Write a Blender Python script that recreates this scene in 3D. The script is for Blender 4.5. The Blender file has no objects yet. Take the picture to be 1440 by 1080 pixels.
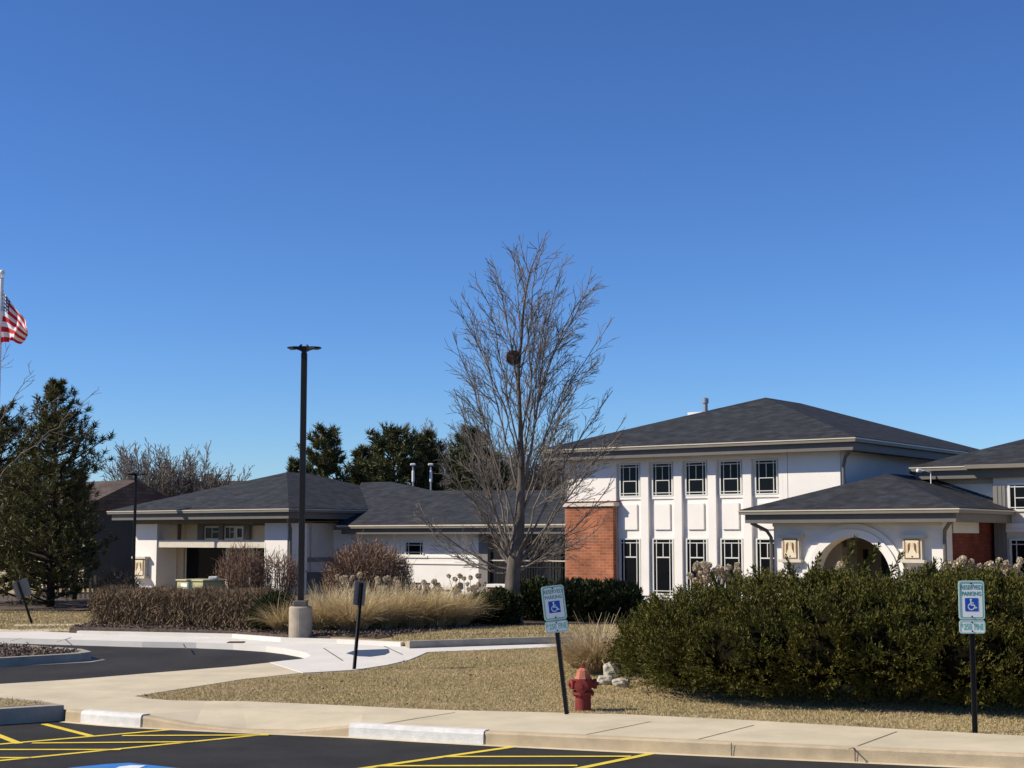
import bpy, bmesh, math, random
import numpy as np
from math import sin, cos, pi, radians
from mathutils import Vector, Matrix
from mathutils.geometry import tessellate_polygon

random.seed(7)
RNG = np.random.default_rng(11)
SC = bpy.context.scene
COL = SC.collection

# ------------------------------------------------------------------ camera
F_PX, HOR, EYE = 2142.0, 757.0, 2.27
PITCH = math.atan((HOR - 540) / F_PX)
cam_d = bpy.data.cameras.new("camera")
cam = bpy.data.objects.new("camera", cam_d)
COL.objects.link(cam)
cam.location = (0, 0, EYE)
cam.rotation_euler = (pi / 2 + PITCH, 0, 0)
cam_d.sensor_width = 36
cam_d.lens = F_PX / 1440 * 36
cam_d.clip_start = 0.3
cam_d.clip_end = 8000
SC.camera = cam

# ------------------------------------------------------------------ sky and sun
SUN_EL = radians(37)
SUN_H = Vector((-0.992, -0.125)).normalized()
SUN = Vector((SUN_H.x * cos(SUN_EL), SUN_H.y * cos(SUN_EL), sin(SUN_EL)))
w = bpy.data.worlds.new("World")
SC.world = w
w.use_nodes = True
nt = w.node_tree
sky = nt.nodes.new("ShaderNodeTexSky")
sky.sky_type = 'NISHITA'
sky.sun_disc = False
sky.sun_elevation = SUN_EL
sky.sun_rotation = math.atan2(SUN_H.x, SUN_H.y)
sky.altitude = 600
sky.air_density = 1.0
sky.dust_density = 0.0
sky.ozone_density = 10.0
hs = nt.nodes.new("ShaderNodeHueSaturation")
hs.inputs['Saturation'].default_value = 1.0
hs.inputs['Hue'].default_value = 0.503
nt.links.new(sky.outputs[0], hs.inputs['Color'])
gm = nt.nodes.new("ShaderNodeGamma")
gm.inputs[1].default_value = 1.2
nt.links.new(hs.outputs[0], gm.inputs[0])
nt.links.new(gm.outputs[0], nt.nodes["Background"].inputs[0])
nt.nodes["Background"].inputs[1].default_value = 0.075
sd = bpy.data.lights.new("sun", 'SUN')
sd.energy = 5.0
sd.angle = radians(0.5)
sd.color = (1.0, 0.90, 0.74)
so = bpy.data.objects.new("sun", sd)
COL.objects.link(so)
so.rotation_euler = SUN.to_track_quat('Z', 'Y').to_euler()
vs = SC.view_settings
vs.view_transform = 'Standard'
vs.look = 'None'
vs.exposure = 0.32
vs.gamma = 1.0
vs.use_curve_mapping = False

# ------------------------------------------------------------------ geometry helpers
CP, SP = cos(PITCH), sin(PITCH)


def ray(px, py):
    b = (540 - py) / F_PX
    return Vector(((px - 720) / F_PX, CP - b * SP, SP + b * CP))


def G(px, py, z=0.0):
    r = ray(px, py)
    t = (z - EYE) / r.z
    return Vector((0, 0, EYE)) + r * t


def at(px, py, Y):
    r = ray(px, py)
    return Vector((0, 0, EYE)) + r * (Y / r.y)


def mesh_np(name, V, F):
    """V (n,3); F (m,k) faces of equal size."""
    me = bpy.data.meshes.new(name)
    V = np.ascontiguousarray(V, dtype=np.float32)
    F = np.ascontiguousarray(F, dtype=np.int32)
    m, k = F.shape
    me.vertices.add(len(V))
    me.vertices.foreach_set("co", V.ravel())
    me.loops.add(m * k)
    me.loops.foreach_set("vertex_index", F.ravel())
    me.polygons.add(m)
    me.polygons.foreach_set("loop_start", np.arange(m, dtype=np.int32) * k)
    me.update(calc_edges=True)
    return me


def link(name, me, mat, parent=None):
    o = bpy.data.objects.new(name, me)
    COL.objects.link(o)
    if mat is not None:
        me.materials.append(mat)
    if parent is not None:
        o.parent = parent
    return o


def tag(o, label=None, cat=None, group=None, kind=None):
    if label:
        o["label"] = label
    if cat:
        o["category"] = cat
    if group:
        o["group"] = group
    if kind:
        o["kind"] = kind
    return o


def empty(name, label, cat, loc=(0, 0, 0), rz=0.0, group=None):
    o = bpy.data.objects.new(name, None)
    COL.objects.link(o)
    o.location = loc
    o.rotation_euler = (0, 0, rz)
    o.empty_display_size = 0.3
    return tag(o, label, cat, group)


def copy_tree(o, parent=None):
    c = o.copy()
    COL.objects.link(c)
    c.parent = parent
    for ch in list(o.children):
        copy_tree(ch, c)
    return c


class MB:
    """collects polygons, then links them as ONE mesh object"""

    def __init__(self, off=(0, 0, 0)):
        self.v, self.f = [], []
        self.off = Vector(off)

    def add(self, vs, fs):
        n = len(self.v)
        self.v += [tuple(Vector(p) - self.off) for p in vs]
        self.f += [tuple(i + n for i in f) for f in fs]
        return self

    def box(self, x0, x1, y0, y1, z0, z1):
        return self.add([(x0, y0, z0), (x1, y0, z0), (x1, y1, z0), (x0, y1, z0), (x0, y0, z1), (x1, y0, z1), (x1, y1, z1), (x0, y1, z1)],
                        [(0, 3, 2, 1), (4, 5, 6, 7), (0, 1, 5, 4), (1, 2, 6, 5), (2, 3, 7, 6), (3, 0, 4, 7)])

    def prism(self, pts, axis, a0, a1):
        """polygon of 2D points extruded along axis 'z' (x,y) or 'y' (x,z)"""
        n = len(pts)
        if axis == 'z':
            A = [(p[0], p[1], a0) for p in pts]
            B = [(p[0], p[1], a1) for p in pts]
        else:
            A = [(p[0], a0, p[1]) for p in pts]
            B = [(p[0], a1, p[1]) for p in pts]
        tris = tessellate_polygon([[Vector((p[0], p[1], 0)) for p in pts]])
        fs = [tuple(t) for t in tris] + [tuple(n + i for i in reversed(t)) for t in tris]
        fs += [(i, (i + 1) % n, n + (i + 1) % n, n + i) for i in range(n)]
        return self.add(A + B, fs)

    def ring(self, x0, x1, y0, y1, wd, z0, z1):
        """rectangular ring (gutter, fascia); wd = wall thickness inwards"""
        o = [(x0, y0), (x1, y0), (x1, y1), (x0, y1)]
        i = [(x0 + wd, y0 + wd), (x1 - wd, y0 + wd), (x1 - wd, y1 - wd), (x0 + wd, y1 - wd)]
        vs = [(*p, z) for z in (z0, z1) for p in o] + [(*p, z) for z in (z0, z1) for p in i]
        fs = []
        for k in range(4):
            j = (k + 1) % 4
            fs += [(k, j, 4 + j, 4 + k), (8 + j, 8 + k, 12 + k, 12 + j), (k, 8 + k, 8 + j, j), (4 + k, 4 + j, 12 + j, 12 + k)]
        return self.add(vs, fs)

    def tube(self, pts, r, n=8, cap=True):
        pts = [Vector(p) for p in pts]
        rs = r if isinstance(r, (list, tuple)) else [r] * len(pts)
        vs, fs = [], []
        a = None
        for k, p in enumerate(pts):
            d = (pts[min(k + 1, len(pts) - 1)] - pts[max(k - 1, 0)]).normalized()
            if a is None:
                a = d.orthogonal().normalized()
            a = (a - d * a.dot(d)).normalized()
            b = d.cross(a)
            for i in range(n):
                t = 2 * pi * i / n
                vs.append(p + (a * cos(t) + b * sin(t)) * rs[k])
        for k in range(len(pts) - 1):
            for i in range(n):
                j = (i + 1) % n
                fs.append((k * n + i, k * n + j, (k + 1) * n + j, (k + 1) * n + i))
        if cap:
            fs.append(tuple(reversed(range(n))))
            fs.append(tuple((len(pts) - 1) * n + i for i in range(n)))
        return self.add(vs, fs)

    def lathe(self, prof, c=(0, 0, 0), n=20, axis=Vector((0, 0, 1))):
        q = Vector((0, 0, 1)).rotation_difference(Vector(axis).normalized())
        c = Vector(c)
        vs, fs = [], []
        for r, z in prof:
            for i in range(n):
                t = 2 * pi * i / n
                vs.append(c + q @ Vector((r * cos(t), r * sin(t), z)))
        for k in range(len(prof) - 1):
            for i in range(n):
                j = (i + 1) % n
                fs.append((k * n + i, k * n + j, (k + 1) * n + j, (k + 1) * n + i))
        fs.append(tuple(reversed(range(n))))
        fs.append(tuple((len(prof) - 1) * n + i for i in range(n)))
        return self.add(vs, fs)

    def hip(self, x0, x1, y0, y1, zl, pitch, th=0.05):
        """hip roof above a lip rectangle"""
        wx, wy = x1 - x0, y1 - y0
        h = min(wx, wy) / 2
        zr = zl + h * pitch
        if wx >= wy:
            R = [(x0 + h, (y0 + y1) / 2, zr), (x1 - h, (y0 + y1) / 2, zr)]
            top = [(4, 5, 9, 8), (5, 6, 9), (6, 7, 8, 9), (7, 4, 8)]
        else:
            R = [((x0 + x1) / 2, y0 + h, zr), ((x0 + x1) / 2, y1 - h, zr)]
            top = [(4, 5, 8), (5, 6, 9, 8), (6, 7, 9), (7, 4, 8, 9)]
        vs = [(x0, y0, zl - th), (x1, y0, zl - th), (x1, y1, zl - th), (x0, y1, zl - th),
              (x0, y0, zl), (x1, y0, zl), (x1, y1, zl), (x0, y1, zl)] + R
        fs = [(3, 2, 1, 0), (0, 1, 5, 4), (1, 2, 6, 5), (2, 3, 7, 6), (3, 0, 4, 7)] + top
        return self.add(vs, fs)

    def build(self, name, mat, parent=None, smooth=False, bevel=0.0):
        me = bpy.data.meshes.new(name)
        me.from_pydata(self.v, [], self.f)
        me.update()
        bm = bmesh.new()
        bm.from_mesh(me)
        bmesh.ops.recalc_face_normals(bm, faces=bm.faces[:])
        uvl = bm.loops.layers.uv.new("UVMap")
        for f in bm.faces:
            n = f.normal
            t = Vector((0, 0, 1)).cross(n)
            t = t.normalized() if t.length > 1e-3 else Vector((1, 0, 0))
            b = n.cross(t)
            for l in f.loops:
                l[uvl].uv = (l.vert.co.dot(t), l.vert.co.dot(b))
            f.smooth = smooth
        bm.to_mesh(me)
        bm.free()
        o = link(name, me, mat, parent)
        if bevel:
            m = o.modifiers.new("bevel", 'BEVEL')
            m.width = bevel
            m.segments = 2
            m.limit_method = 'ANGLE'
        return o


def unit(a):
    return a / np.maximum(np.linalg.norm(a, axis=-1, keepdims=True), 1e-9)


def rand_dirs(n):
    return unit(RNG.normal(size=(n, 3)))


def blades(P, D, L, W, leaf=False):
    """flat tapered blades at P along D; returns verts and faces (triangles, or rhombi if leaf)"""
    n = len(P)
    D = unit(D)
    S = unit(np.cross(D, rand_dirs(n)))
    L = np.broadcast_to(L, (n,))[:, None]
    W = np.broadcast_to(W, (n,))[:, None]
    if leaf:
        V = np.stack([P, P + D * L * .45 + S * W * .5, P + D * L, P + D * L * .45 - S * W * .5], 1).reshape(-1, 3)
        return V, np.arange(4 * n).reshape(n, 4)
    V = np.stack([P - S * W * .5, P + S * W * .5, P + D * L], 1).reshape(-1, 3)
    return V, np.arange(3 * n).reshape(n, 3)


def arcs(P, D, L, W, droop, K=4):
    """curved blades (strips of K quads) bending down"""
    n = len(P)
    D = unit(D)
    S = unit(np.cross(D, np.array([0, 0, 1.0]) + .3 * rand_dirs(n)))
    out = []
    H = D.copy()
    H[:, 2] = 0
    H = unit(H + 1e-4)
    for k in range(K + 1):
        t = k / K
        c = P + D * (L * t)[:, None] + H * (droop * L * t ** 2 * .45)[:, None]
        c = c - np.array([0, 0, 1.0]) * (droop * L * t ** 2.2 * .6)[:, None]
        wk = (W * (1 - .85 * t))[:, None] * .5
        out += [c - S * wk, c + S * wk]
    V = np.stack(out, 1).reshape(-1, 3)
    base = np.arange(n)[:, None] * (2 * K + 2)
    F = np.concatenate([base + np.array([[2 * k, 2 * k + 1, 2 * k + 3, 2 * k + 2]]) for k in range(K)], 0)
    return V, F


def segs_mesh(name, SG, n=4):
    """SG: list of (p0, p1, r0, r1) -> open prisms with n sides"""
    A = np.array([(*s[0], *s[1], s[2], s[3]) for s in SG], dtype=np.float64)
    p0, p1, r0, r1 = A[:, :3], A[:, 3:6], A[:, 6:7], A[:, 7:8]
    d = unit(p1 - p0)
    ref = np.where(np.abs(d[:, 2:3]) > .9, np.array([[1.0, 0, 0]]), np.array([[0, 0, 1.0]]))
    a = unit(np.cross(d, ref))
    b = np.cross(d, a)
    ring0 = np.stack([p0 + (a * cos(2 * pi * i / n) + b * sin(2 * pi * i / n)) * r0 for i in range(n)], 1)
    ring1 = np.stack([p1 + (a * cos(2 * pi * i / n) + b * sin(2 * pi * i / n)) * r1 for i in range(n)], 1)
    V = np.concatenate([ring0, ring1], 1).reshape(-1, 3)
    base = np.arange(len(A))[:, None] * 2 * n
    F = np.concatenate([base + np.array([[i, (i + 1) % n, n + (i + 1) % n, n + i]]) for i in range(n)], 0)
    me = mesh_np(name, V, F)
    me.polygons.foreach_set("use_smooth", np.ones(len(me.polygons), dtype=bool))
    return me


# ------------------------------------------------------------------ materials
def new_mat(name):
    m = bpy.data.materials.new(name)
    m.use_nodes = True
    return m, m.node_tree, m.node_tree.nodes["Principled BSDF"]


def mat(name, c, rough=.8, var=.15, scale=4.0, bump=0.0, bscale=60.0, metal=0.0, spec=.3, c2=None, detail=6, uv=False, stretch=None):
    m, t, p = new_mat(name)
    p.inputs['Roughness'].default_value = rough
    p.inputs['Metallic'].default_value = metal
    p.inputs['Specular IOR Level'].default_value = spec
    N = t.nodes.new
    tc = N('ShaderNodeTexCoord')
    src = tc.outputs['UV' if uv else 'Object']
    if stretch:
        mp = N('ShaderNodeMapping')
        mp.inputs['Scale'].default_value = stretch
        t.links.new(src, mp.inputs[0])
        src = mp.outputs[0]
    nz = N('ShaderNodeTexNoise')
    nz.inputs['Scale'].default_value = scale
    nz.inputs['Detail'].default_value = detail
    nz.inputs['Roughness'].default_value = .65
    t.links.new(src, nz.inputs['Vector'])
    r = N('ShaderNodeValToRGB')
    e = r.color_ramp.elements
    if c2 is None:
        a = [max(0, x * (1 - var)) for x in c]
        b = [min(1, x * (1 + var)) for x in c]
    else:
        a, b = c, c2
    e[0].position, e[1].position = .3, .7
    e[0].color = (*a, 1)
    e[1].color = (*b, 1)
    t.links.new(nz.outputs[0], r.inputs[0])
    t.links.new(r.outputs[0], p.inputs['Base Color'])
    if bump:
        n2 = N('ShaderNodeTexNoise')
        n2.inputs['Scale'].default_value = bscale
        n2.inputs['Detail'].default_value = 4
        t.links.new(src, n2.inputs['Vector'])
        bp = N('ShaderNodeBump')
        bp.inputs['Strength'].default_value = bump
        bp.inputs['Distance'].default_value = .02
        t.links.new(n2.outputs[0], bp.inputs['Height'])
        t.links.new(bp.outputs[0], p.inputs['Normal'])
    return m


def leaf_mat(name, cols, rough=.6, trans=0.0, spec=.25, patch=None, pscale=.6):
    """colour drawn at random for every separate leaf or blade"""
    m, t, p = new_mat(name)
    p.inputs['Roughness'].default_value = rough
    p.inputs['Specular IOR Level'].default_value = spec
    g = t.nodes.new('ShaderNodeNewGeometry')
    r = t.nodes.new('ShaderNodeValToRGB')
    e = r.color_ramp.elements
    while len(e) < len(cols):
        e.new(.5)
    for i, c in enumerate(cols):
        e[i].position = i / (len(cols) - 1)
        e[i].color = (*c, 1)
    t.links.new(g.outputs['Random Per Island'], r.inputs[0])
    out = r.outputs[0]
    if patch:                                            # broad patches of another colour (dieback, greener turf)
        tc = t.nodes.new('ShaderNodeTexCoord')
        nz = t.nodes.new('ShaderNodeTexNoise')
        nz.inputs['Scale'].default_value = pscale
        nz.inputs['Detail'].default_value = 5
        nz.inputs['Roughness'].default_value = .7
        t.links.new(tc.outputs['Object'], nz.inputs['Vector'])
        r2 = t.nodes.new('ShaderNodeValToRGB')
        r2.color_ramp.elements[0].position, r2.color_ramp.elements[1].position = .38, .62
        r2.color_ramp.elements[0].color = (1, 1, 1, 1)
        r2.color_ramp.elements[1].color = (*patch, 1)
        t.links.new(nz.outputs[0], r2.inputs[0])
        mu = t.nodes.new('ShaderNodeMix')
        mu.data_type = 'RGBA'
        mu.blend_type = 'MULTIPLY'
        mu.inputs['Factor'].default_value = 1
        t.links.new(out, mu.inputs['A'])
        t.links.new(r2.outputs[0], mu.inputs['B'])
        out = mu.outputs['Result']
    t.links.new(out, p.inputs['Base Color'])
    if trans:
        tr = t.nodes.new('ShaderNodeBsdfTranslucent')
        t.links.new(out, tr.inputs[0])
        mx = t.nodes.new('ShaderNodeMixShader')
        mx.inputs[0].default_value = trans
        t.links.new(p.outputs[0], mx.inputs[1])
        t.links.new(tr.outputs[0], mx.inputs[2])
        t.links.new(mx.outputs[0], t.nodes['Material Output'].inputs[0])
    return m


def brick_mat(name, c1, c2, mortar, bw, bh, ms, rough=.85, bump=.4, bias=0.0, vscale=1.5, offset=.5):
    m, t, p = new_mat(name)
    p.inputs['Roughness'].default_value = rough
    p.inputs['Specular IOR Level'].default_value = .2
    N = t.nodes.new
    tc = N('ShaderNodeTexCoord')
    b = N('ShaderNodeTexBrick')
    b.offset = offset
    b.inputs['Scale'].default_value = 1
    b.inputs['Brick Width'].default_value = bw
    b.inputs['Row Height'].default_value = bh
    b.inputs['Mortar Size'].default_value = ms
    b.inputs['Mortar Smooth'].default_value = .2
    b.inputs['Bias'].default_value = bias
    b.inputs['Color1'].default_value = (*c1, 1)
    b.inputs['Color2'].default_value = (*c2, 1)
    b.inputs['Mortar'].default_value = (*mortar, 1)
    t.links.new(tc.outputs['UV'], b.inputs['Vector'])
    nz = N('ShaderNodeTexNoise')
    nz.inputs['Scale'].default_value = vscale
    nz.inputs['Detail'].default_value = 5
    t.links.new(tc.outputs['UV'], nz.inputs['Vector'])
    mr = N('ShaderNodeMapRange')
    mr.inputs['From Min'].default_value = .3
    mr.inputs['From Max'].default_value = .7
    mr.inputs['To Min'].default_value = .68
    mr.inputs['To Max'].default_value = 1.34
    t.links.new(nz.outputs[0], mr.inputs['Value'])
    mx = N('ShaderNodeMix')
    mx.data_type = 'RGBA'
    mx.blend_type = 'MULTIPLY'
    mx.inputs['Factor'].default_value = 1
    t.links.new(b.outputs['Color'], mx.inputs['A'])
    t.links.new(mr.outputs[0], mx.inputs['B'])
    t.links.new(mx.outputs['Result'], p.inputs['Base Color'])
    bp = N('ShaderNodeBump')
    bp.invert = True
    bp.inputs['Strength'].default_value = bump
    bp.inputs['Distance'].default_value = .01
    t.links.new(b.outputs['Fac'], bp.inputs['Height'])
    t.links.new(bp.outputs[0], p.inputs['Normal'])
    return m


M = {}
M['stucco'] = mat('white_stucco', (.77, .74, .69), .9, .05, 1.0, .12, 90)
M['cream'] = mat('cream_stucco', (.62, .53, .38), .9, .05, 1.0, .12, 90)
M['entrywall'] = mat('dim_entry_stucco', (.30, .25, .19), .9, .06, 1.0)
M['greywall'] = mat('taupe_panel', (.19, .18, .165), .8, .08, 2)
M['lightwall'] = mat('light_taupe_stucco', (.55, .52, .46), .9, .06, 1.2, .1, 90)
M['gutterface'] = mat('taupe_gutter', (.17, .152, .125), .5, .08, 1.5, spec=.4)
M['gutter'] = mat('tan_gutter', (.54, .48, .37), .35, .08, 1.5, spec=.5)
M['fascia'] = mat('taupe_fascia', (.13, .12, .108), .55, .08, 2)
M['soffit'] = mat('taupe_soffit', (.15, .135, .115), .7, .08, 2)
M['shingle'] = brick_mat('dark_shingles', (.023, .0255, .031), (.038, .041, .048), (.019, .021, .025), .33, .145, .006, .9, .4, 0, 2.2)
M['brick'] = brick_mat('red_brick', (.27, .080, .036), (.37, .125, .058), (.29, .205, .145), .30, .10, .010, .9, .5, 0, 1.2)
M['brickdark'] = brick_mat('shade_toned_brick', (.16, .034, .020), (.23, .055, .032), (.10, .042, .03), .30, .10, .010, .9, .5, 0, 1.2)  # shade of the porch's brick side wall is in this colour; pier flashing shares it
M['stone'] = mat('cap_stone', (.58, .53, .44), .85, .1, 3, .1, 50)
M['frame'] = mat('window_frame_paint', (.62, .62, .58), .5, .04, 3)
M['darkmetal'] = mat('dark_bronze_metal', (.012, .0115, .011), .55, .2, 3, spec=.3)
M['blackmetal'] = mat('black_metal', (.012, .012, .012), .5, .2, 3, spec=.4)
M['whitemetal'] = mat('white_metal', (.75, .75, .73), .4, .05, 3, spec=.5)
M['greymetal'] = mat('galvanised_metal', (.32, .33, .34), .45, .12, 6, metal=.6)
M['concrete'] = mat('tan_concrete', (.565, .49, .345), .92, .14, 1.1, .25, 120)
M['whiteconc'] = mat('new_white_concrete', (.66, .63, .57), .9, .07, 1.1, .15, 120)
M['kerb'] = mat('kerb_concrete', (.50, .40, .26), .92, .18, 3.0, .4, 90)
M['darkkerb'] = mat('shade_toned_kerb', (.34, .31, .26), .92, .18, 3.0, .4, 90)  # darker concrete: shade on the kerb faces is put into the colour
M['lampbase'] = mat('weathered_lamp_concrete', (.30, .25, .19), .92, .15, 5, .3, 60, c2=(.40, .34, .26))
M['joint'] = mat('joint_dark', (.12, .10, .075), .95, .2, 5)
M['whitepaint'] = mat('white_kerb_paint', (.68, .665, .62), .8, .14, 7, .3, 60)
M['yellow'] = mat('yellow_marking_paint', (.74, .56, .05), .7, .14, 9, .1, 80)
M['bluepaint'] = mat('blue_marking_paint', (.04, .19, .52), .7, .12, 8)
M['markwhite'] = mat('white_marking_paint', (.75, .75, .74), .7, .1, 8)
M['asphalt'] = mat('new_asphalt', (.024, .023, .021), .88, .3, 1.3, .6, 220, c2=(.045, .043, .040), spec=.2, detail=14)
M['drive'] = mat('drive_asphalt', (.021, .0205, .020), .87, .3, .8, .5, 160, c2=(.045, .043, .041), spec=.2, detail=12, stretch=(1, .4, 1))
M['earth'] = mat('dormant_ground', (.26, .195, .10), .95, .25, .25, c2=(.36, .275, .15))
M['lawn'] = mat('dormant_lawn', (.27, .21, .105), .95, .3, .7, .8, 40, c2=(.42, .325, .18), detail=10)
M['mulch'] = mat('mulch', (.045, .032, .024), .95, .5, 9, 1.0, 30, c2=(.17, .125, .095), detail=10)
M['bark'] = mat('grey_bark', (.055, .045, .037), .9, .35, 6, .9, 14, c2=(.155, .132, .11), stretch=(1, 1, .3))
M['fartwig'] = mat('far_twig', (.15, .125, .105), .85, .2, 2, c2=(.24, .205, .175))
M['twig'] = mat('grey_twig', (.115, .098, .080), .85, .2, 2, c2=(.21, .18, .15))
M['pinebark'] = mat('pine_bark', (.035, .027, .021), .95, .4, 4, .6, 14)
M['hydrant'] = mat('hydrant_red_paint', (.13, .016, .014), .6, .25, 9, .15, 30, c2=(.24, .036, .028), spec=.3)
M['hydrantcap'] = mat('faded_red_paint', (.24, .045, .03), .6, .2, 10, .1, 40, c2=(.50, .20, .11))
M['signwhite'] = mat('sign_white', (.86, .87, .84), .45, .03, 5, spec=.5)
M['signmint'] = mat('sign_mint_green', (.42, .68, .60), .5, .05, 6)
M['signteal'] = mat('sign_teal_letters', (.16, .50, .40), .5, .08, 14)
M['signgreen'] = mat('sign_faded_green', (.05, .29, .21), .5, .12, 14)
M['signblue'] = mat('sign_blue', (.012, .085, .42), .5, .06, 6)
M['signback'] = mat('sign_back_aluminium', (.20, .195, .18), .5, .1, 5)
M['box'] = mat('pale_green_cabinet', (.46, .43, .22), .6, .05, 3)
M['whitestone'] = mat('white_landscape_stone', (.42, .385, .31), .9, .25, 7, .7, 18)
M['oldwood'] = mat('weathered_fence_wood', (.20, .17, .13), .9, .2, 4)
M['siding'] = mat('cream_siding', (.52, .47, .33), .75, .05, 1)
M['sidingdark'] = mat('slate_and_shade_siding', (.040, .046, .058), .8, .08, 1)
M['brownroof'] = brick_mat('brown_shingles', (.07, .052, .045), (.105, .08, .07), (.045, .035, .03), .4, .16, .01, .9, .5, 0, .6)
M['rampshade'] = mat('ramp_shade_blue', (.045, .070, .12), .7, .1, 8, .3, 40)
M['amber'] = mat('amber_art_glass', (.50, .33, .14), .35, .15, 12)
M['creamglass'] = mat('cream_art_glass', (.70, .62, .44), .35, .08, 10)
M['brownglass'] = mat('brown_art_glass', (.16, .085, .05), .4, .2, 12)
M['nest'] = leaf_mat('nest_twigs', [(.05, .028, .018), (.12, .06, .035), (.08, .04, .025)], .9)
M['juniper'] = leaf_mat('juniper_sprays', [(.024, .030, .006), (.070, .076, .014), (.120, .116, .023), (.042, .050, .010), (.150, .130, .032)], .65, .10, .15, patch=(1.12, .98, .82), pscale=.9)
M['yew'] = leaf_mat('yew_sprays', [(.022, .030, .011), (.045, .055, .016), (.030, .040, .013)], .6, .1)
M['core'] = mat('shrub_shade_core', (.010, .009, .005), 1, .3, 6, spec=0)  # solid core; the shade inside the shrub is put into its near-black colour
M['pine'] = leaf_mat('pine_needles', [(.030, .034, .010), (.085, .082, .022), (.145, .128, .040), (.052, .054, .016)], .6, .1)
M['farpine'] = leaf_mat('far_pine_needles', [(.030, .038, .014), (.080, .086, .030), (.14, .135, .052)], .6, .1)
M['straw'] = leaf_mat('straw_blades', [(.24, .17, .075), (.62, .49, .27), (.80, .68, .42), (.46, .35, .18), (.70, .57, .33)], .7, .25)
M['palestraw'] = leaf_mat('pale_straw_blades', [(.26, .18, .085), (.52, .41, .24), (.66, .54, .34), (.40, .30, .16)], .7, .25)
M['lawnblade'] = leaf_mat('dormant_grass_blades', [(.42, .325, .175), (.50, .39, .215), (.58, .455, .265), (.455, .36, .19), (.35, .285, .14)], .8, .15, patch=(.84, .89, .78), pscale=.55)
M['hedgetwig'] = leaf_mat('brown_hedge_twigs', [(.075, .050, .028), (.175, .122, .070), (.29, .21, .13), (.12, .083, .048)], .85)
M['redtwig'] = leaf_mat('reddish_shrub_twigs', [(.11, .066, .042), (.21, .132, .085), (.32, .21, .145), (.145, .088, .055)], .85)
M['dryflower'] = leaf_mat('dry_hydrangea_petals', [(.42, .32, .21), (.64, .55, .41), (.78, .70, .55), (.33, .23, .14)], .85, .15)
M['chips'] = leaf_mat('bark_chips', [(.05, .034, .024), (.13, .092, .068), (.22, .17, .135), (.08, .055, .04)], .9)

mg, tg, pg = new_mat('dark_window_glass')
pg.inputs['Base Color'].default_value = (.006, .007, .009, 1)
pg.inputs['Roughness'].default_value = .04
pg.inputs['Specular IOR Level'].default_value = .08
nzg = tg.nodes.new('ShaderNodeTexNoise')
nzg.inputs['Scale'].default_value = 1.3
tcg = tg.nodes.new('ShaderNodeTexCoord')
tg.links.new(tcg.outputs['Object'], nzg.inputs['Vector'])
bpg = tg.nodes.new('ShaderNodeBump')
bpg.inputs['Strength'].default_value = .06
bpg.inputs['Distance'].default_value = .05
tg.links.new(nzg.outputs[0], bpg.inputs['Height'])
tg.links.new(bpg.outputs[0], pg.inputs['Normal'])
M['glass'] = mg


def S(name, mb, m, kind='structure', **k):
    return tag(mb.build(name, m, **k), kind=kind)


# ------------------------------------------------------------------ ground, roads, kerbs
S('ground', MB().add([(-3000, -600, -.4), (3000, -600, -.4), (3000, 5000, -.4), (-3000, 5000, -.4)], [(0, 1, 2, 3)]), M['earth'])
S('parking_lot', MB().prism([(-40, -20), (40, -20), (40, 8), (16, 13.1), (5.4, 16.6), (1.5, 17.9), (-2, 19.3), (-4.5, 20.1), (-5.8, 20.9), (-6.6, 20.3), (-14, 15.4), (-40, 0)], 'z', -.35, -.15), M['asphalt'])
S('driveway', MB().prism([(-45, 2), (-14, 17), (-8, 22.5), (-3.4, 27.9), (-3.3, 30.4), (-4.0, 32.6), (-6, 34.4), (-12, 37), (-45, 52)], 'z', -.35, -.12), M['drive'])
# lawn : one sheet under the walks, reaching far behind the building
KB = [(-5.93, 20.55), (-5.3, 20.17), (-4.76, 19.90), (-4.10, 19.66), (-3.4, 19.42), (-2.7, 19.20), (-1.93, 18.95), (-1.1, 18.58), (-.27, 18.24), (1.5, 17.62), (3.2, 17.05), (4.9, 16.50), (8, 15.5), (16, 12.9)]
S('lawn', MB().prism([(60, 0), (16.3, 13.3), (5.6, 17.6), (1.6, 19.2), (-.75, 20.3), (-2.4, 20.9), (-3.8, 21.5), (-4.9, 21.6), (-5.5, 22.2), (-4.7, 25.1), (-3.1, 27.2), (-2.6, 29.6), (-3.0, 32.4), (-5.6, 34.9), (-12, 37.9), (-45, 54), (-160, 100), (-160, 260), (160, 260), (160, 0)], 'z', -.39, -.012), M['lawn'])
# front sidewalk + walk to the drive
SWB = [(-5.47, 22.40), (-5.2, 22.05), (-4.8, 21.80), (-4.3, 21.72), (-3.8, 21.70), (-2.8, 21.34), (-2.0, 21.02), (-1.3, 20.74), (-.75, 20.55), (1.39, 20.12), (2.87, 19.50), (4.5, 18.62), (7.6, 17.1), (15.6, 13.7)]
KH = [0, 0, -.005, -.085, -.122, -.11, -.012, 0, 0, 0, 0, 0, 0, 0]


def offs(line, d):
    out = []
    for i, p in enumerate(line):
        a = Vector(line[max(i - 1, 0)])
        b = Vector(line[min(i + 1, len(line) - 1)])
        t = (b - a).normalized()
        out.append(Vector(p) + Vector((-t.y, t.x)) * d)
    return out


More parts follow.
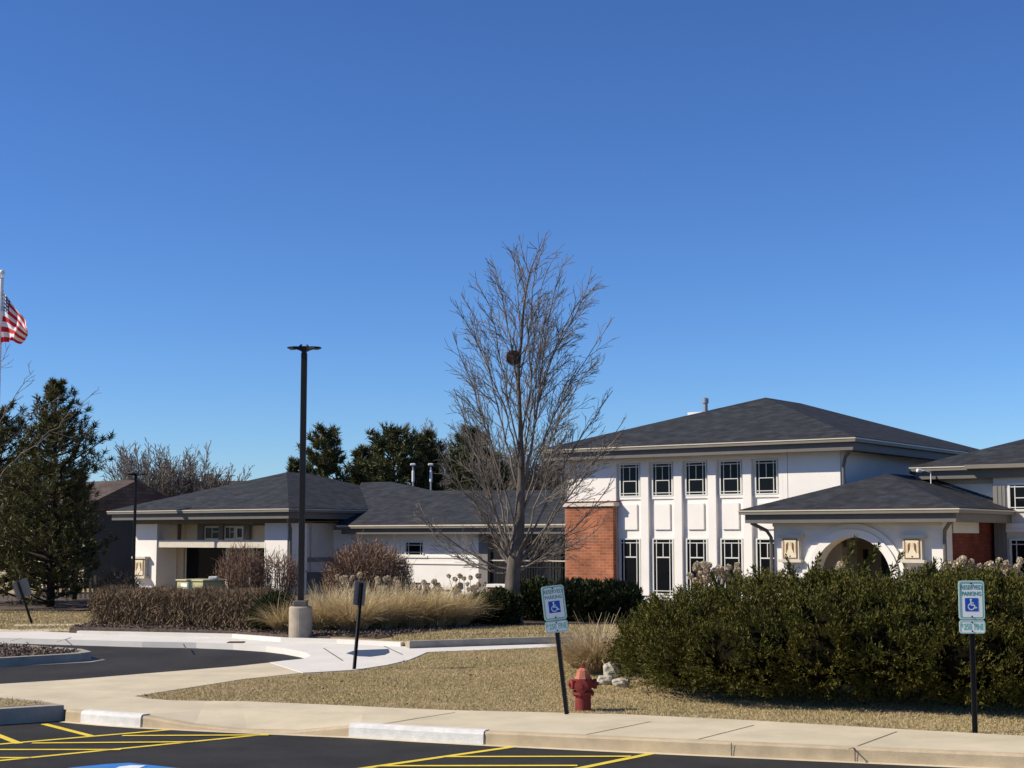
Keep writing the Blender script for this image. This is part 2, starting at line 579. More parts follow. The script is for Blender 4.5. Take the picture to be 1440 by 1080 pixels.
KT = offs(KB, .16)
sw = MB()
n = len(KB)
vs_ = [(p.x, p.y, KH[i]) for i, p in enumerate(KT)]
mid = [((KT[i].x + SWB[i][0]) / 2, (KT[i].y + SWB[i][1]) / 2, KH[i] * .25) for i in range(n)]
vs_ += mid + [(p[0], p[1], 0) for p in SWB] + [(p[0], p[1], -.3) for p in SWB]
sw.add(vs_, [(k * n + i, k * n + i + 1, (k + 1) * n + i + 1, (k + 1) * n + i) for k in range(3) for i in range(n - 1)])
near = [(-16, 17.9), (-9.2, 23.15), (-8.04, 24.25), (-7.13, 25.0), (-6.25, 26.05), (-4.96, 27.55), (-4.45, 28.4), (-3.55, 26.25), (-4.38, 25.04), (-5.47, 22.40)]
wpoly = near + [(KT[0].x, KT[0].y), (-6.12, 20.92), (-6.46, 21.31), (-7.17, 21.72), (-8.2, 21.5), (-16, 16.5)]
sw.prism(wpoly, 'z', -.32, -.003)
S('sidewalk', sw, M['concrete'])
kb = MB()
prof = [(0, -.15, 0), (.012, -.02, 1), (.03, 0, 1), (.16, 0, 1)]       # offset, height rel, follows kerb height
rows = []
for d, z, fl in prof:
    pts = offs(KB, d)
    rows.append([(p.x, p.y, (max(-.148, KH[i] + z) if fl else -.2) + .003 * (d > .02)) for i, p in enumerate(pts)])
kb.add([p for r in rows for p in r], [(k * n + i, k * n + i + 1, (k + 1) * n + i + 1, (k + 1) * n + i) for k in range(3) for i in range(n - 1)])
S('kerb', kb, M['kerb'])
# gutter pan in front of the kerb
gp = MB()
g0, g1 = offs(KB, -.10), offs(KB, .01)
gp.add([(p.x, p.y, -.146) for p in g0] + [(p.x, p.y, -.143) for p in g1], [(i, i + 1, n + i + 1, n + i) for i in range(n - 1)])
S('gutter_pan', gp, M['concrete'])


def sub(line, s0, s1, k=8):
    """points along a polyline between arclengths"""
    L = [0]
    for a, b in zip(line, line[1:]):
        L.append(L[-1] + (Vector(b) - Vector(a)).length)
    out = []
    for j in range(k + 1):
        s = s0 + (s1 - s0) * j / k
        i = max(0, min(len(line) - 2, sum(1 for x in L if x <= s) - 1))
        t = (s - L[i]) / (L[i + 1] - L[i])
        out.append(Vector(line[i]).lerp(Vector(line[i + 1]), t))
    return out


def painted(s0, s1):
    c = sub(KB, s0, s1, 10)
    mb = MB()
    pr = [(-.012, -.147), (-.006, -.03), (.012, .006), (.05, .016), (.175, .012), (.185, -.04)]
    rr = []
    for d, z in pr:
        rr += [(p.x, p.y, z) for p in offs([tuple(q) for q in c], d)]
    m_ = len(c)
    mb.add(rr, [(k * m_ + i, k * m_ + i + 1, (k + 1) * m_ + i + 1, (k + 1) * m_ + i) for k in range(len(pr) - 1) for i in range(m_ - 1)])
    mb.add([rr[k * m_] for k in range(len(pr))], [tuple(range(len(pr)))])
    mb.add([rr[k * m_ + m_ - 1] for k in range(len(pr))], [tuple(reversed(range(len(pr))))])
    return S('painted_kerb', mb, M['whitepaint'])


painted(.30, 1.33)
painted(4.26, 6.06)
# joints cut in the concrete
jm = MB()


def strip(mb, a, b, wd, z):
    a, b = Vector(a[:2]), Vector(b[:2])
    t = (b - a).normalized() * wd / 2
    q = Vector((-t.y, t.x))
    mb.add([(a.x + q.x, a.y + q.y, z), (a.x - q.x, a.y - q.y, z), (b.x - q.x, b.y - q.y, z), (b.x + q.x, b.y + q.y, z)], [(0, 1, 2, 3)])


for a, b in [((537, 1018), (640, 1002)), ((820, 1034), (915, 1015)), ((977, 1041), (1060, 1020)), ((1193, 1054), (1261, 1029)), ((1040, 1026), (1068, 1018))]:
    if b[1] > 1015 and a[0] == 1040:
        continue
    strip(jm, G(*a), G(*b), .022, .002)
for s in (9.0, 10.35, 12.9, 15.6):
    c = sub(KB, s, s + .02, 1)
    p, q = c[0], offs([tuple(x) for x in c], .15)[0]
    d = (c[1] - c[0]).normalized() * .012
    hk = -.147
    o1 = offs([tuple(x) for x in c], -.006)[0]
    if s > 4:
        jm.add([(o1.x, o1.y, hk), (o1.x + d.x, o1.y + d.y, hk), (o1.x + d.x, o1.y + d.y, 0), (o1.x, o1.y, 0)], [(0, 1, 2, 3)])
S('pavement_joint', jm, M['joint'])
# white concrete walk and ramp by the drive
wk = [(-30, 43.4), (-16, 37.2), (-11.77, 35.35), (-9.93, 34.66), (-8.16, 34.0), (-6.9, 33.7), (-6.01, 33.25), (-5.2, 32.6), (-4.72, 31.97), (-4.3, 31.2), (-4.05, 30.6), (-3.9, 29.9), (-3.95, 29.2), (-4.25, 28.75), (-4.45, 28.35), (-3.55, 26.2), (-3.34, 26.30), (-2.71, 26.80), (-2.25, 27.8), (-1.93, 28.96), (-1.80, 30.0), (-1.70, 30.9), (1.7, 32.75), (6, 35.0), (6, 35.25), (1.25, 33.52), (-2.1, 31.86), (-2.3, 32.75), (-3.73, 33.72), (-5.04, 34.2), (-6.4, 35.6), (-10.47, 37.0), (-12.83, 38.7), (-30, 46.4)]
S('walkway', MB().prism(wk, 'z', -.3, .004), M['whiteconc'])
# raised rim where the walk meets the drive, back kerb and side kerb
rim = MB()
RL = [(-16, 38.6), (-11.6, 36.9), (-10.3, 36.45), (-6.4, 35.25), (-5.1, 33.95), (-3.8, 33.45), (-2.35, 32.5)]
ro, ri = offs(RL, .15), offs(RL, 0)
for i in range(2, len(RL) - 1):
    q = [ri[i], ri[i + 1], ro[i + 1], ro[i]]
    rim.add([(p.x, p.y, z) for z in (-.1, .09) for p in q], [(4, 5, 6, 7), (0, 1, 5, 4), (1, 2, 6, 5), (2, 3, 7, 6), (3, 0, 4, 7)])
S('walk_kerb', rim, M['whiteconc'])
sk = MB()
SKL = [(-2.12, 31.92), (-.9, 32.55), (1.05, 33.42), (3.0, 34.3), (6, 35.5)]
so_ = offs(SKL, .16)
for i in range(len(SKL) - 1):
    q = [Vector(SKL[i]), Vector(SKL[i + 1]), so_[i + 1], so_[i]]
    sk.add([(p.x, p.y, z) for z in (-.2, .15) for p in q], [(4, 5, 6, 7), (0, 1, 5, 4), (1, 2, 6, 5), (2, 3, 7, 6), (3, 0, 4, 7)])
S('side_kerb', sk, M['darkkerb'])
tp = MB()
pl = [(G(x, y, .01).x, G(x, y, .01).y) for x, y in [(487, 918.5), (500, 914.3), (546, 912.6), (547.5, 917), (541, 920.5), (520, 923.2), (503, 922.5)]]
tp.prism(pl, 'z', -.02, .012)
S('ramp_shade_patch', tp, M['rampshade'])  # flat dark patch: the shade of the ramp recess put into its colour
wj = MB()
for a, b in [((455, 912), (482, 929.5)), ((540, 909), (566, 921)), ((80, 903), (100, 897)), ((15, 902), (30, 898)), ((258, 906), (262, 913))]:
    strip(wj, G(*a), G(*b), .03, .009)
S('walkway_joint', wj, M['joint'])
# raised lawn strip behind the side kerb, mulch bed
S('upper_lawn', MB().prism([(-2.1, 32.15), (-.95, 32.75), (1.0, 33.62), (6, 35.75), (20, 42), (20, 46), (-4, 46), (-4, 34.0), (-2.4, 32.9)], 'z', -.2, .10), M['lawn'])
S('mulch_bed', MB().prism([(-10.9, 41.0), (-10.75, 37.4), (-6.4, 35.75), (-5.04, 34.4), (-3.7, 33.9), (-2.95, 33.3), (-2.6, 34.2), (-1.97, 35.5), (-1.2, 37.2), (-.3, 38.1), (.9, 38.4), (2.5, 38.5), (7, 39.5), (9, 42), (9, 60), (-14, 60), (-13.0, 47.5)], 'z', -.2, .115), M['mulch'])
S('pine_mulch_bed', MB().prism([(-18, 48.5), (-13.6, 48), (-12.95, 49), (-12.9, 62), (-22, 62), (-24, 50)], 'z', -.2, .05), M['mulch'])
# planted islands at the left
isl = [(-8.42, 29.97), (-8.30, 30.45), (-8.7, 31.2), (-10.9, 32.9), (-17, 37), (-19, 31), (-12.5, 27.3), (-9.56, 28.82)]
isl_in = [(-8.62, 30.02), (-8.50, 30.42), (-8.85, 31.05), (-10.95, 32.7), (-16.9, 36.7), (-18.7, 31.1), (-12.5, 27.52), (-9.6, 29.0)]
k2 = MB()
m_ = len(isl)
k2.add([(*p, -.13) for p in isl] + [(*p, .045) for p in isl] + [(*p, .045) for p in isl_in] + [(*p, -.1) for p in isl_in],
       [(k * m_ + i, k * m_ + (i + 1) % m_, (k + 1) * m_ + (i + 1) % m_, (k + 1) * m_ + i) for k in range(3) for i in range(m_)])
ap = [(p[0] * 1.0 + (.28 if i < 2 else 0), p[1] - (.1 if i in (0, 6, 7) else 0)) for i, p in enumerate(isl)]
k2.prism(ap, 'z', -.2, -.112)
S('island_kerb', k2, M['darkkerb'])
S('island_bed', MB().prism(isl_in, 'z', -.2, .03), M['mulch'])
gi = [(-5.98, 20.66), (-6.62, 20.24), (-9, 18.6), (-16, 14.0), (-16, 16.3), (-8.2, 21.3), (-7.17, 21.62), (-6.46, 21.22)]
gi_in = [(-6.2, 20.78), (-6.7, 20.42), (-9, 18.82), (-15.8, 14.3), (-15.8, 16.2), (-8.2, 21.2), (-7.2, 21.5), (-6.55, 21.1)]
k3 = MB()
k3.add([(*p, -.16) for p in gi] + [(*p, .055) for p in gi] + [(*p, .055) for p in gi_in] + [(*p, -.1) for p in gi_in],
       [(k * 8 + i, k * 8 + (i + 1) % 8, (k + 1) * 8 + (i + 1) % 8, (k + 1) * 8 + i) for k in range(3) for i in range(8)])
S('grass_island_kerb', k3, M['darkkerb'])
S('grass_island', MB().prism(gi_in, 'z', -.2, .06), M['lawn'])
# side path far left, beyond the drive
for nm, pts in (('far_path', [(0, 889), (0, 885.5), (150, 883.5), (150, 886.5)]), ('far_path', [(20, 881), (20, 878), (150, 876.5), (150, 879)])):
    S(nm, MB().prism([(G(x, y).x, G(x, y).y) for x, y in pts], 'z', -.1, .006), M['concrete'])
# drain inlet in the far kerb
di = empty('drain_inlet', 'rusty dark iron storm drain opening in the white kerb of the drive', 'drain', G(331, 912, -.12))
MB().box(-.17, .17, -.12, .26, .057, .14).build('lid', M['nest'], di)
MB().box(-.14, .14, -.10, .12, -.03, .055).build('opening', M['blackmetal'], di)

# painted markings on the parking lot
ym = MB()


def ln(a, b, wd=.10, z=-.145, mb=None):
    strip(mb or ym, G(*a, -.15), G(*b, -.15), wd, z)


ln((62, 1018.5), (130, 1036), .10, -.1445)
ln((-40, 1020), (27, 1046), .10, -.1445)
ln((-60, 1052), (258, 1025), .09)
ln((-60, 1076), (385, 1032), .09)
ln((172, 1035.3), (378, 1034.4), .09, -.141)
ln((45, 1045.8), (272, 1044), .09, -.141)
ln((-40, 1055), (170, 1055), .09, -.141)
ln((-60, 1066.5), (42, 1066.5), .09, -.141)
ln((440, 1091), (726, 1050), .10)
ln((770, 1090), (917, 1060), .10)
ln((622, 1065), (888, 1064.5), .09, -.141)
ln((528, 1078), (812, 1077.5), .09, -.141)
S('yellow_marking', ym, M['yellow'])
bl = MB()
c0 = G(185, 1073.4, -.15)
tx, ty = Vector((.78, .32)), Vector((.38, -.93))
tx2 = Vector((.93, -.36)); ty2 = Vector((-.40, -.92))
sqr = [c0.xy + tx2 * a + ty2 * b for a, b in ((-.75, 0.02), (.30, -.12), (.75, .9), (-.6, 1.2))]
sqr = [(-3.98, 16.86), (-3.95, 16.92), (-4.20, 16.93)]
sqr = [tuple(G(x, y, -.15).xy) for x, y in ((96, 1080.5), (150, 1075), (182, 1073.2), (252, 1081), (330, 1100), (60, 1100))]
bl.prism(sqr, 'z', -.152, -.1445)
S('blue_marking', bl, M['bluepaint'])
bw = MB()
bw.prism([tuple(G(x, y, -.15).xy) for x, y in ((168, 1079), (185, 1077.2), (205, 1077.6), (196, 1081), (230, 1092), (140, 1092))], 'z', -.15, -.1405)
S('white_marking', bw, M['markwhite'])

# ------------------------------------------------------------------ the building (local frame: u along the facade, v away from the camera)
dn = math.hypot(2970, 2142)
UX, UY = 2970 / dn, 2142 / dn
U0, V0 = -29.7, 44.5
bld = empty('clubhouse_building', 'sprawling white stucco building with dark hipped roofs, brick corner pier and arched entrance porch', 'building',
            (UX * U0 + UY * V0, -UY * U0 + UX * V0, 0), -math.atan2(UY, UX))


def B():
    return MB((U0, V0, 0))


def eaves(u0, u1, v0, v1, zl, ins=.12, soff_w=.75, gut=True):
    g = B().ring(u0 - .02, u1 + .02, v0 - .02, v1 + .02, .12, zl - .15, zl - .03)
    o = g.build('gutter', M['gutterface'], bld)
    B().ring(u0 - .04, u1 + .04, v0 - .04, v1 + .04, .03, zl - .060, zl - .027).build('gutter_lip', M['gutter'], o)
    B().ring(u0 + ins, u1 - ins, v0 + ins, v1 - ins, .06, zl - .40, zl - .06).build('fascia', M['fascia'], bld)
    B().ring(u0 + ins + .06, u1 - ins - .06, v0 + ins + .06, v1 - ins - .06, soff_w, zl - .36, zl - .32).build('soffit', M['soffit'], bld)


def window(u0, u1, z0, z1, vf, style, fw=.045):
    """vf: wall face; style 'upper', 'lower', 'plain', 'small'"""
    fr = B()
    fr.box(u0, u0 + fw, vf - .05, vf + .02, z0, z1).box(u1 - fw, u1, vf - .05, vf + .02, z0, z1)
    fr.box(u0 + fw, u1 - fw, vf - .05, vf + .02, z1 - fw, z1).box(u0 + fw, u1 - fw, vf - .05, vf + .02, z0, z0 + fw)
    f = fr.build('window', M['frame'], bld)
    B().box(u0 + fw, u1 - fw, vf - .02, vf + .015, z0 + fw, z1 - fw).build('pane', M['glass'], f)
    a0, a1, b0, b1 = u0 + fw, u1 - fw, z0 + fw, z1 - fw
    W_, H_ = a1 - a0, b1 - b0
    mb = B()
    t = .013

    def vb(x, lo, hi):
        mb.box(a0 + W_ * x - t, a0 + W_ * x + t, vf - .034, vf - .019, b0 + H_ * lo, b0 + H_ * hi)

    def hb(y, lo=0., hi=1., tt=t):
        mb.box(a0 + W_ * lo, a0 + W_ * hi, vf - .037, vf - .0205, b0 + H_ * y - tt, b0 + H_ * y + tt)
    if style == 'upper':
        vb(.14, 0, 1); vb(.86, 0, 1); vb(.5, .48, .93); hb(.07); hb(.93); hb(.47, .14, .86)
    elif style == 'lower':
        vb(.14, 0, 1); vb(.86, 0, 1); vb(.5, .68, .94); hb(.045); hb(.94); hb(.67, .14, .86, .02)
    elif style == 'small':
        vb(.14, 0, 1); vb(.86, 0, 1); hb(.2); hb(.8)
    elif style == 'plain':
        vb(.5, 0, 1); hb(.6, .5, 1)
    if mb.v:
        mb.build('muntin', M['frame'], f)
    return f


# --- two-storey block
mw = B()
VM, VP_ = 44.535, 44.40         # recessed window plane, pier plane
mw.box(-29.72, -19.46, VM, 57.6, -.3, 5.10)
mw.box(-29.74, -27.64, VP_, VM + .1, -.29, 5.09)                      # wall left of the bays
mw.box(-27.64, -21.40, VP_, VM + .1, 4.82, 5.09)                     # band over the windows
mw.box(-21.40, -19.44, VP_, VM + .1, -.29, 5.08)
mw.box(-27.64, -21.40, VP_ + .05, VM + .1, -.29, .36)                 # plinth under the windows
PER = 1.281
for i in range(5):
    a = -27.64 + PER * i
    b = a + .975
    if i < 4:
        mw.box(b, a + PER, VP_, VM + .1, .36, 4.82)                  # pier between bays
    else:
        mw.box(b, -21.40, VP_, VM + .1, .36, 4.82)
    mw.box(a + .17, b - .20, VM - .055, VM + .05, 2.56, 3.42)          # raised panel
    mw.box(a + .02, b - .02, VM - .04, VM + .05, 3.58, 3.67)           # sill
wall = mw.build('wall', M['stucco'], bld, bevel=.006)
for i in range(5):
    a = -27.64 + PER * i + .09
    window(a, a + .80, 3.67, 4.80, VM, 'upper')
    window(a, a + .80, .40, 2.27, VM, 'lower')
B().hip(-30.39, -18.64, 43.705, 58.4, 5.36, .332).build('roof', M['shingle'], bld)
eaves(-30.39, -18.64, 43.705, 58.4, 5.36)
# brick corner pier
B().box(-29.60, -27.64, 44.20, 45.0, -.3, 3.36).build('brick_pier', M['brick'], bld)
cp = B().box(-29.66, -27.57, 44.13, 44.9, 3.362, 3.50).build('pier_cap', M['stone'], bld)
B().box(-29.68, -27.55, 44.11, 44.9, 3.502, 3.535).build('flashing', M['brickdark'], cp)
# roof vents
rv = B().lathe([(.08, 0), (.08, .56), (.115, .57), (.115, .74), (.04, .77)], (-26.1, 48.0, 6.5), 14).build('roof_vent', M['greymetal'], bld, smooth=False)
B().box(-27.0, -26.25, 48.3, 49.2, 6.1, 6.80).build('roof_curb', M['whitemetal'], bld)


def downspout(pts, r=.055):
    return B().tube(pts, r, 8).build('downspout', M['fascia'], bld)


downspout([(-18.8, 43.85, 5.2), (-18.85, 43.9, 4.98), (-19.2, 44.25, 4.78), (-19.30, 44.33, 4.5), (-19.30, 44.33, 2.0)])
downspout([(-30.2, 43.9, 5.2), (-30.15, 43.95, 5.0), (-29.85, 44.2, 4.7), (-29.80, 44.33, 4.4), (-29.80, 44.33, 3.5)])

B().box(-21.235, -21.222, VP_ - .0035, VP_ + .002, .3, 5.0).build('control_joint', M['joint'], bld)

# --- entrance porch with the arch
PV = 41.95
UL, UR, CU, R1 = -20.545, -15.345, -18.02, 1.19
ZC = 1.12
pts = [(UL, -.3), (UL, 2.86), (UR, 2.86), (UR, -.3), (CU + R1, -.3)]
pts += [(CU + R1 * cos(pi * k / 28), ZC + R1 * sin(pi * k / 28)) for k in range(29)] + [(CU - R1, -.3)]
pw = B().prism(pts, 'y', PV, PV + .45)
pw.box(UL, UL + .3, PV + .45, 44.4, -.3, 2.86)
pw.box(UL - .025, UR + .025, PV - .03, PV + .2, 2.62, 2.855)
pw.box(UR - .34, UR + .005, PV + .45, PV + .75, -.3, 2.86)
porch = pw.build('entrance_porch', M['stucco'], bld)


def archring(r0, r1, y0, y1):
    p = [(CU + r1 * cos(pi * k / 32), ZC + r1 * sin(pi * k / 32)) for k in range(33)]
    q = [(CU + r0 * cos(pi * k / 32), ZC + r0 * sin(pi * k / 32)) for k in range(33)]
    mb = B()
    vs, fs = [], []
    P_ = [(CU + r1, -.3)] + p + [(CU - r1, -.3)]
    Q_ = [(CU + r0, -.3)] + q + [(CU - r0, -.3)]
    m = len(P_)
    for y in (y0, y1):
        vs += [(a, y, b) for a, b in P_] + [(a, y, b) for a, b in Q_]
    for k in range(m - 1):
        fs += [(k, k + 1, m + k + 1, m + k), (2 * m + k + 1, 2 * m + k, 3 * m + k, 3 * m + k + 1), (k + 1, k, 2 * m + k, 2 * m + k + 1), (m + k, m + k + 1, 3 * m + k + 1, 3 * m + k)]
    fs += [(0, m, 3 * m, 2 * m), (m - 1, 3 * m - 1, 4 * m - 1, 2 * m - 1)]
    return mb.add(vs, fs)


archring(R1, 1.42, PV - .15, PV - .002).build('arch_trim', M['stucco'], porch)
archring(1.423, 1.585, PV - .09, PV - .002).build('arch_trim', M['stucco'], porch)
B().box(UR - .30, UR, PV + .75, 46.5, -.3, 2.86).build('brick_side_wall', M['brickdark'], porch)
B().box(UR - .02, UR + .035, 42.75, 44.9, 2.42, 2.83).build('side_header', M['stucco'], porch)
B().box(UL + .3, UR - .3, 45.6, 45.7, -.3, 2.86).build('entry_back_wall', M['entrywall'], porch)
B().box(UL + .3, -19.72, 45.3, 45.598, -.3, 2.84).box(UL + .302, UL + .33, PV + .47, 45.298, -.3, 2.84).build('entry_brick_wall', M['brick'], porch)
B().box(-18.62, -17.6, 45.5, 45.598, -.3, 2.84).build('entry_door', M['darkmetal'], porch)
B().box(-19.22, -19.08, 45.5, 45.598, 1.62, 1.92).build('entry_lamp', M['darkmetal'], porch)
B().box(UL + .3, UR - .3, PV + .45, 45.6, 2.87, 2.9).build('porch_ceiling', M['soffit'], porch)
hp = B()
e0, e1, f0, f1 = -21.27, -14.58, 41.15, 46.54
hw = (e1 - e0) / 2
zr = 3.12 + hw * .335
uc = (e0 + e1) / 2
hp.add([(e0, f0, 3.07), (e1, f0, 3.07), (e1, f1, 3.07), (e0, f1, 3.07), (e0, f0, 3.12), (e1, f0, 3.12), (e1, f1, 3.12), (e0, f1, 3.12), (uc, f0 + hw, zr), (uc, f1, zr)],
       [(3, 2, 1, 0), (0, 1, 5, 4), (1, 2, 6, 5), (2, 3, 7, 6), (3, 0, 4, 7), (4, 5, 8), (5, 6, 9, 8), (7, 4, 8, 9), (6, 7, 9)])
hp.build('porch_roof', M['shingle'], porch)
# flashing where the porch roof meets the wing wall
fl = B()
fl.add([(uc - .1, 46.50, zr + .06), (uc - .1, 46.50, zr + .16), (e1, 46.50, 3.23), (e1, 46.50, 3.13), (uc - .1, 46.53, zr + .06), (uc - .1, 46.53, zr + .16), (e1, 46.53, 3.23), (e1, 46.53, 3.13)],
       [(0, 1, 2, 3), (4, 7, 6, 5), (0, 4, 5, 1), (3, 2, 6, 7), (1, 5, 6, 2)])
fl.build('flashing', M['blackmetal'], porch)


def eaves3(u0, u1, v0, v1, zl):
    """three-sided eaves, open at the back"""
    def u_shape(o, wd, z0, z1):
        P = [(u0 + o, v1), (u0 + o, v0 + o), (u1 - o, v0 + o), (u1 - o, v1)]
        Q = [(u0 + o + wd, v1), (u0 + o + wd, v0 + o + wd), (u1 - o - wd, v0 + o + wd), (u1 - o - wd, v1)]
        vs = [(*p, z) for z in (z0, z1) for p in P] + [(*q, z) for z in (z0, z1) for q in Q]
        fs = [(0, 8, 12, 4), (3, 7, 15, 11)]
        for k in range(3):
            fs += [(k, k + 1, 5 + k, 4 + k), (9 + k, 8 + k, 12 + k, 13 + k), (k, 8 + k, 9 + k, k + 1), (4 + k, 5 + k, 13 + k, 12 + k)]
        return B().add(vs, fs)
    g = u_shape(-.02, .12, zl - .15, zl - .03)
    g = g.build('gutter', M['gutterface'], bld)
    u_shape(-.04, .03, zl - .060, zl - .027).build('gutter_lip', M['gutter'], g)
    u_shape(.12, .06, zl - .40, zl - .06).build('fascia', M['fascia'], bld)
    u_shape(.18, .62, zl - .34, zl - .31).build('soffit', M['soffit'], bld)


eaves3(e0, e1, f0, f1, 3.12)
downspout([(-14.85, 41.3, 2.95), (-14.9, 41.35, 2.72), (-15.2, 41.75, 2.5), (-15.26, 41.88, 2.3), (-15.26, 41.88, -.2)])
downspout([(-21.05, 41.35, 2.95), (-21.0, 41.4, 2.72), (-20.68, 41.75, 2.5), (-20.6, 41.88, 2.3), (-20.6, 41.88, -.2)])
fl2 = B().lathe([(.02, 0), (.055, .02), (.062, .15), (.045, .17)], (-17.2, 45.4, 4.33), 12, axis=Vector((-.7, -.8, .1)))
fl2.tube([(-17.05, 45.75, 3.95), (-17.05, 45.75, 4.3), (-17.2, 45.5, 4.35)], .018, 6)
fl2.build('floodlight', M['whitemetal'], bld)


def wall_light(u, z0, z1, vf, wd=.60):
    """lit-less art-glass wall lantern: cap, sill, case and a patterned panel"""
    mb = B()
    d = .20
    mb.box(u - wd / 2 - .09, u + wd / 2 + .09, vf - d - .06, vf - .002, z1 - .09, z1)
    mb.box(u - wd / 2 - .09, u + wd / 2 + .09, vf - d - .08, vf - .002, z0, z0 + .085)
    mb.box(u - wd / 2, u + wd / 2, vf - d, vf - .003, z0 + .087, z1 - .092)
    o = mb.build('wall_light', M['stone'], bld)
    a0, a1, b0, b1 = u - wd / 2 + .05, u + wd / 2 - .05, z0 + .11, z1 - .12
    W_, H_ = a1 - a0, b1 - b0
    y = vf - d
    B().box(a0, a1, y - .012, y - .001, b0, b1).build('glass_border', M['brownglass'], o)
    B().box(a0 + .035, a1 - .035, y - .018, y - .013, b0 + .03, b1 - .03).build('glass_panel', M['creamglass'], o)
    am = B()
    br = B()
    for s in (-1, 1):
        c = (a0 + a1) / 2
        X = lambda t: c + s * t * W_
        am.add([(X(.36), y - .021, b0 + H_ * .30), (X(.44), y - .021, b0 + H_ * .30), (X(.44), y - .021, b0 + H_ * .86), (X(.36), y - .021, b0 + H_ * .86)], [(0, 1, 2, 3)])
        br.add([(X(.13), y - .021, b0 + H_ * .50), (X(.28), y - .021, b0 + H_ * .26), (X(.28), y - .021, b0 + H_ * .70), (X(.22), y - .021, b0 + H_ * .80), (X(.13), y - .021, b0 + H_ * .82)], [(0, 1, 2, 3, 4)])
        br.add([(X(.07), y - .021, b0 + H_ * .12), (X(0), y - .021, b0 + H_ * .18), (X(0), y - .021, b0 + H_ * .06)], [(0, 1, 2)])
        am.add([(X(.05), y - .0215, b0 + H_ * .62), (X(.09), y - .0215, b0 + H_ * .62), (X(.09), y - .0215, b0 + H_ * .84), (X(.05), y - .0215, b0 + H_ * .84)], [(0, 1, 2, 3)])
    am.build('glass_pattern', M['amber'], o)
    br.build('glass_pattern', M['brownglass'], o)


wall_light(-19.92, 1.56, 2.38, PV, .56)
wall_light(-16.16, 1.58, 2.36, PV, .56)

# --- right wing
ww = B()
ww.box(-17.35, -5, 46.55, 57, -.3, 4.25)
ww.box(-15.22, -5, 46.05, 46.7, -.3, 4.24)
ww.build('wing_wall', M['lightwall'], bld)
ub = B()
ub.box(-15.225, -14.86, 46.0, 46.1, -.3, 3.86)
for x in (-15.10, -14.97):
    ub.box(x - .01, x + .01, 45.985, 46.0, -.3, 3.86)
ub.build('corner_board', M['greywall'], bld)
B().box(-17.34, -15.24, 46.50, 46.56, 2.9, 3.94).box(-14.86, -5, 46.0, 46.1, 2.55, 2.72).box(-14.86, -5, 45.97, 46.1, 2.46, 2.55).build('trim_band', M['stucco'], bld)
for a in (-14.78, -13.4):
    window(a, a + 1.15, 3.07, 3.93, 46.05, 'upper', .07)
    window(a, a + 1.15, .30, 2.27, 46.05, 'lower', .07)
B().hip(-17.705, -4, 45.75, 58, 4.49, .335).build('roof', M['shingle'], bld)
B().hip(-15.9, -2, 45.55, 58.3, 4.52, .335).build('roof', M['shingle'], bld)
eaves(-17.705, -4, 45.75, 58, 4.49)
B().ring(-15.92, -1.98, 45.53, 58.3, .12, 4.37, 4.49).build('gutter', M['gutterface'], bld)

# --- left pavilion
pv0, pv1, pu0, pu1 = 41.92, 53.6, -51.06, -40.64
ZP = 3.42
B().hip(pu0, pu1, pv0, pv1, ZP, .318).build('pavilion_roof', M['shingle'], bld)
eaves(pu0, pu1, pv0, pv1, ZP, soff_w=.8)
VW = 42.79
cl = [(-50.32, -48.98), (-42.76, -41.53)]
for i, (a, b) in enumerate(cl):
    mb = B().box(a, b, VW, VW + 1.1, -.3, 2.86)
    mb.build('column', M['stucco'], bld, bevel=.01)
B().box(-48.97, -42.77, VW + .06, VW + .36, 1.90, 2.205).build('beam', M['stone'], bld)
B().box(-50.36, -41.49, VW - .04, VW + .5, 2.862, 3.06).build('frieze', M['soffit'], bld)
pb = B()
VB = 44.0
pb.box(-50.3, -41.55, VB + .02, VB + .15, -.3, 2.86)                # back wall of the porch bay
pb.box(-48.97, -48.6, VW + 1.1, VB + .02, -.3, 2.86)
pb.build('porch_wall', M['cream'], bld)
pc = B()                                                            # side wall to the right and behind
pc.box(-41.75, -41.55, VW + 1.1, 46.2, -.3, 2.86)
pc.box(-50.3, -50.1, VW + 1.1, 52.5, -.3, 2.86)
pc.box(-50.3, -41.75, 52.3, 52.5, -.3, 2.86)
pc.build('side_wall', M['lightwall'], bld)
B().box(-41.56, -41.50, 43.95, 45.35, 1.35, 1.52).build('water_table', M['greywall'], bld)
B().box(-41.57, -41.47, VW + 1.12, 45.4, -.3, .95).build('stone_base', M['fascia'], bld)
tp_ = B()
for a, b in ((-48.93, -48.72), (-47.75, -47.42), (-46.5, -46.25), (-45.0, -44.72), (-43.0, -42.8)):
    tp_.box(a, b, VB - .12, VB + .05, 2.20, 2.86)
tp_.box(-47.75, -42.8, VB - .10, VB + .05, 2.78, 2.855)
tp_.build('transom_frame', M['fascia'], bld)
window(-47.40, -46.52, 2.22, 2.76, VB, 'plain', .05)
window(-46.22, -45.62, 2.22, 2.76, VB, 'plain', .05)
window(-45.58, -45.12, 2.22, 2.76, VB, 'none', .09)
window(-48.5, -46.05, .0, 1.95, VB - .02, 'none', .05)
window(-46.0, -44.7, .0, 1.95, VB - .02, 'plain', .10)
window(-44.6, -43.2, .0, 1.95, VB - .02, 'plain', .08)
wall_light(-49.80, .62, 1.52, VW, .66)
downspout([(-40.9, 42.1, 3.25), (-41.0, 42.2, 3.05), (-41.35, 42.7, 2.85), (-41.44, 42.86, 2.6), (-41.44, 42.86, -.2)], .06)

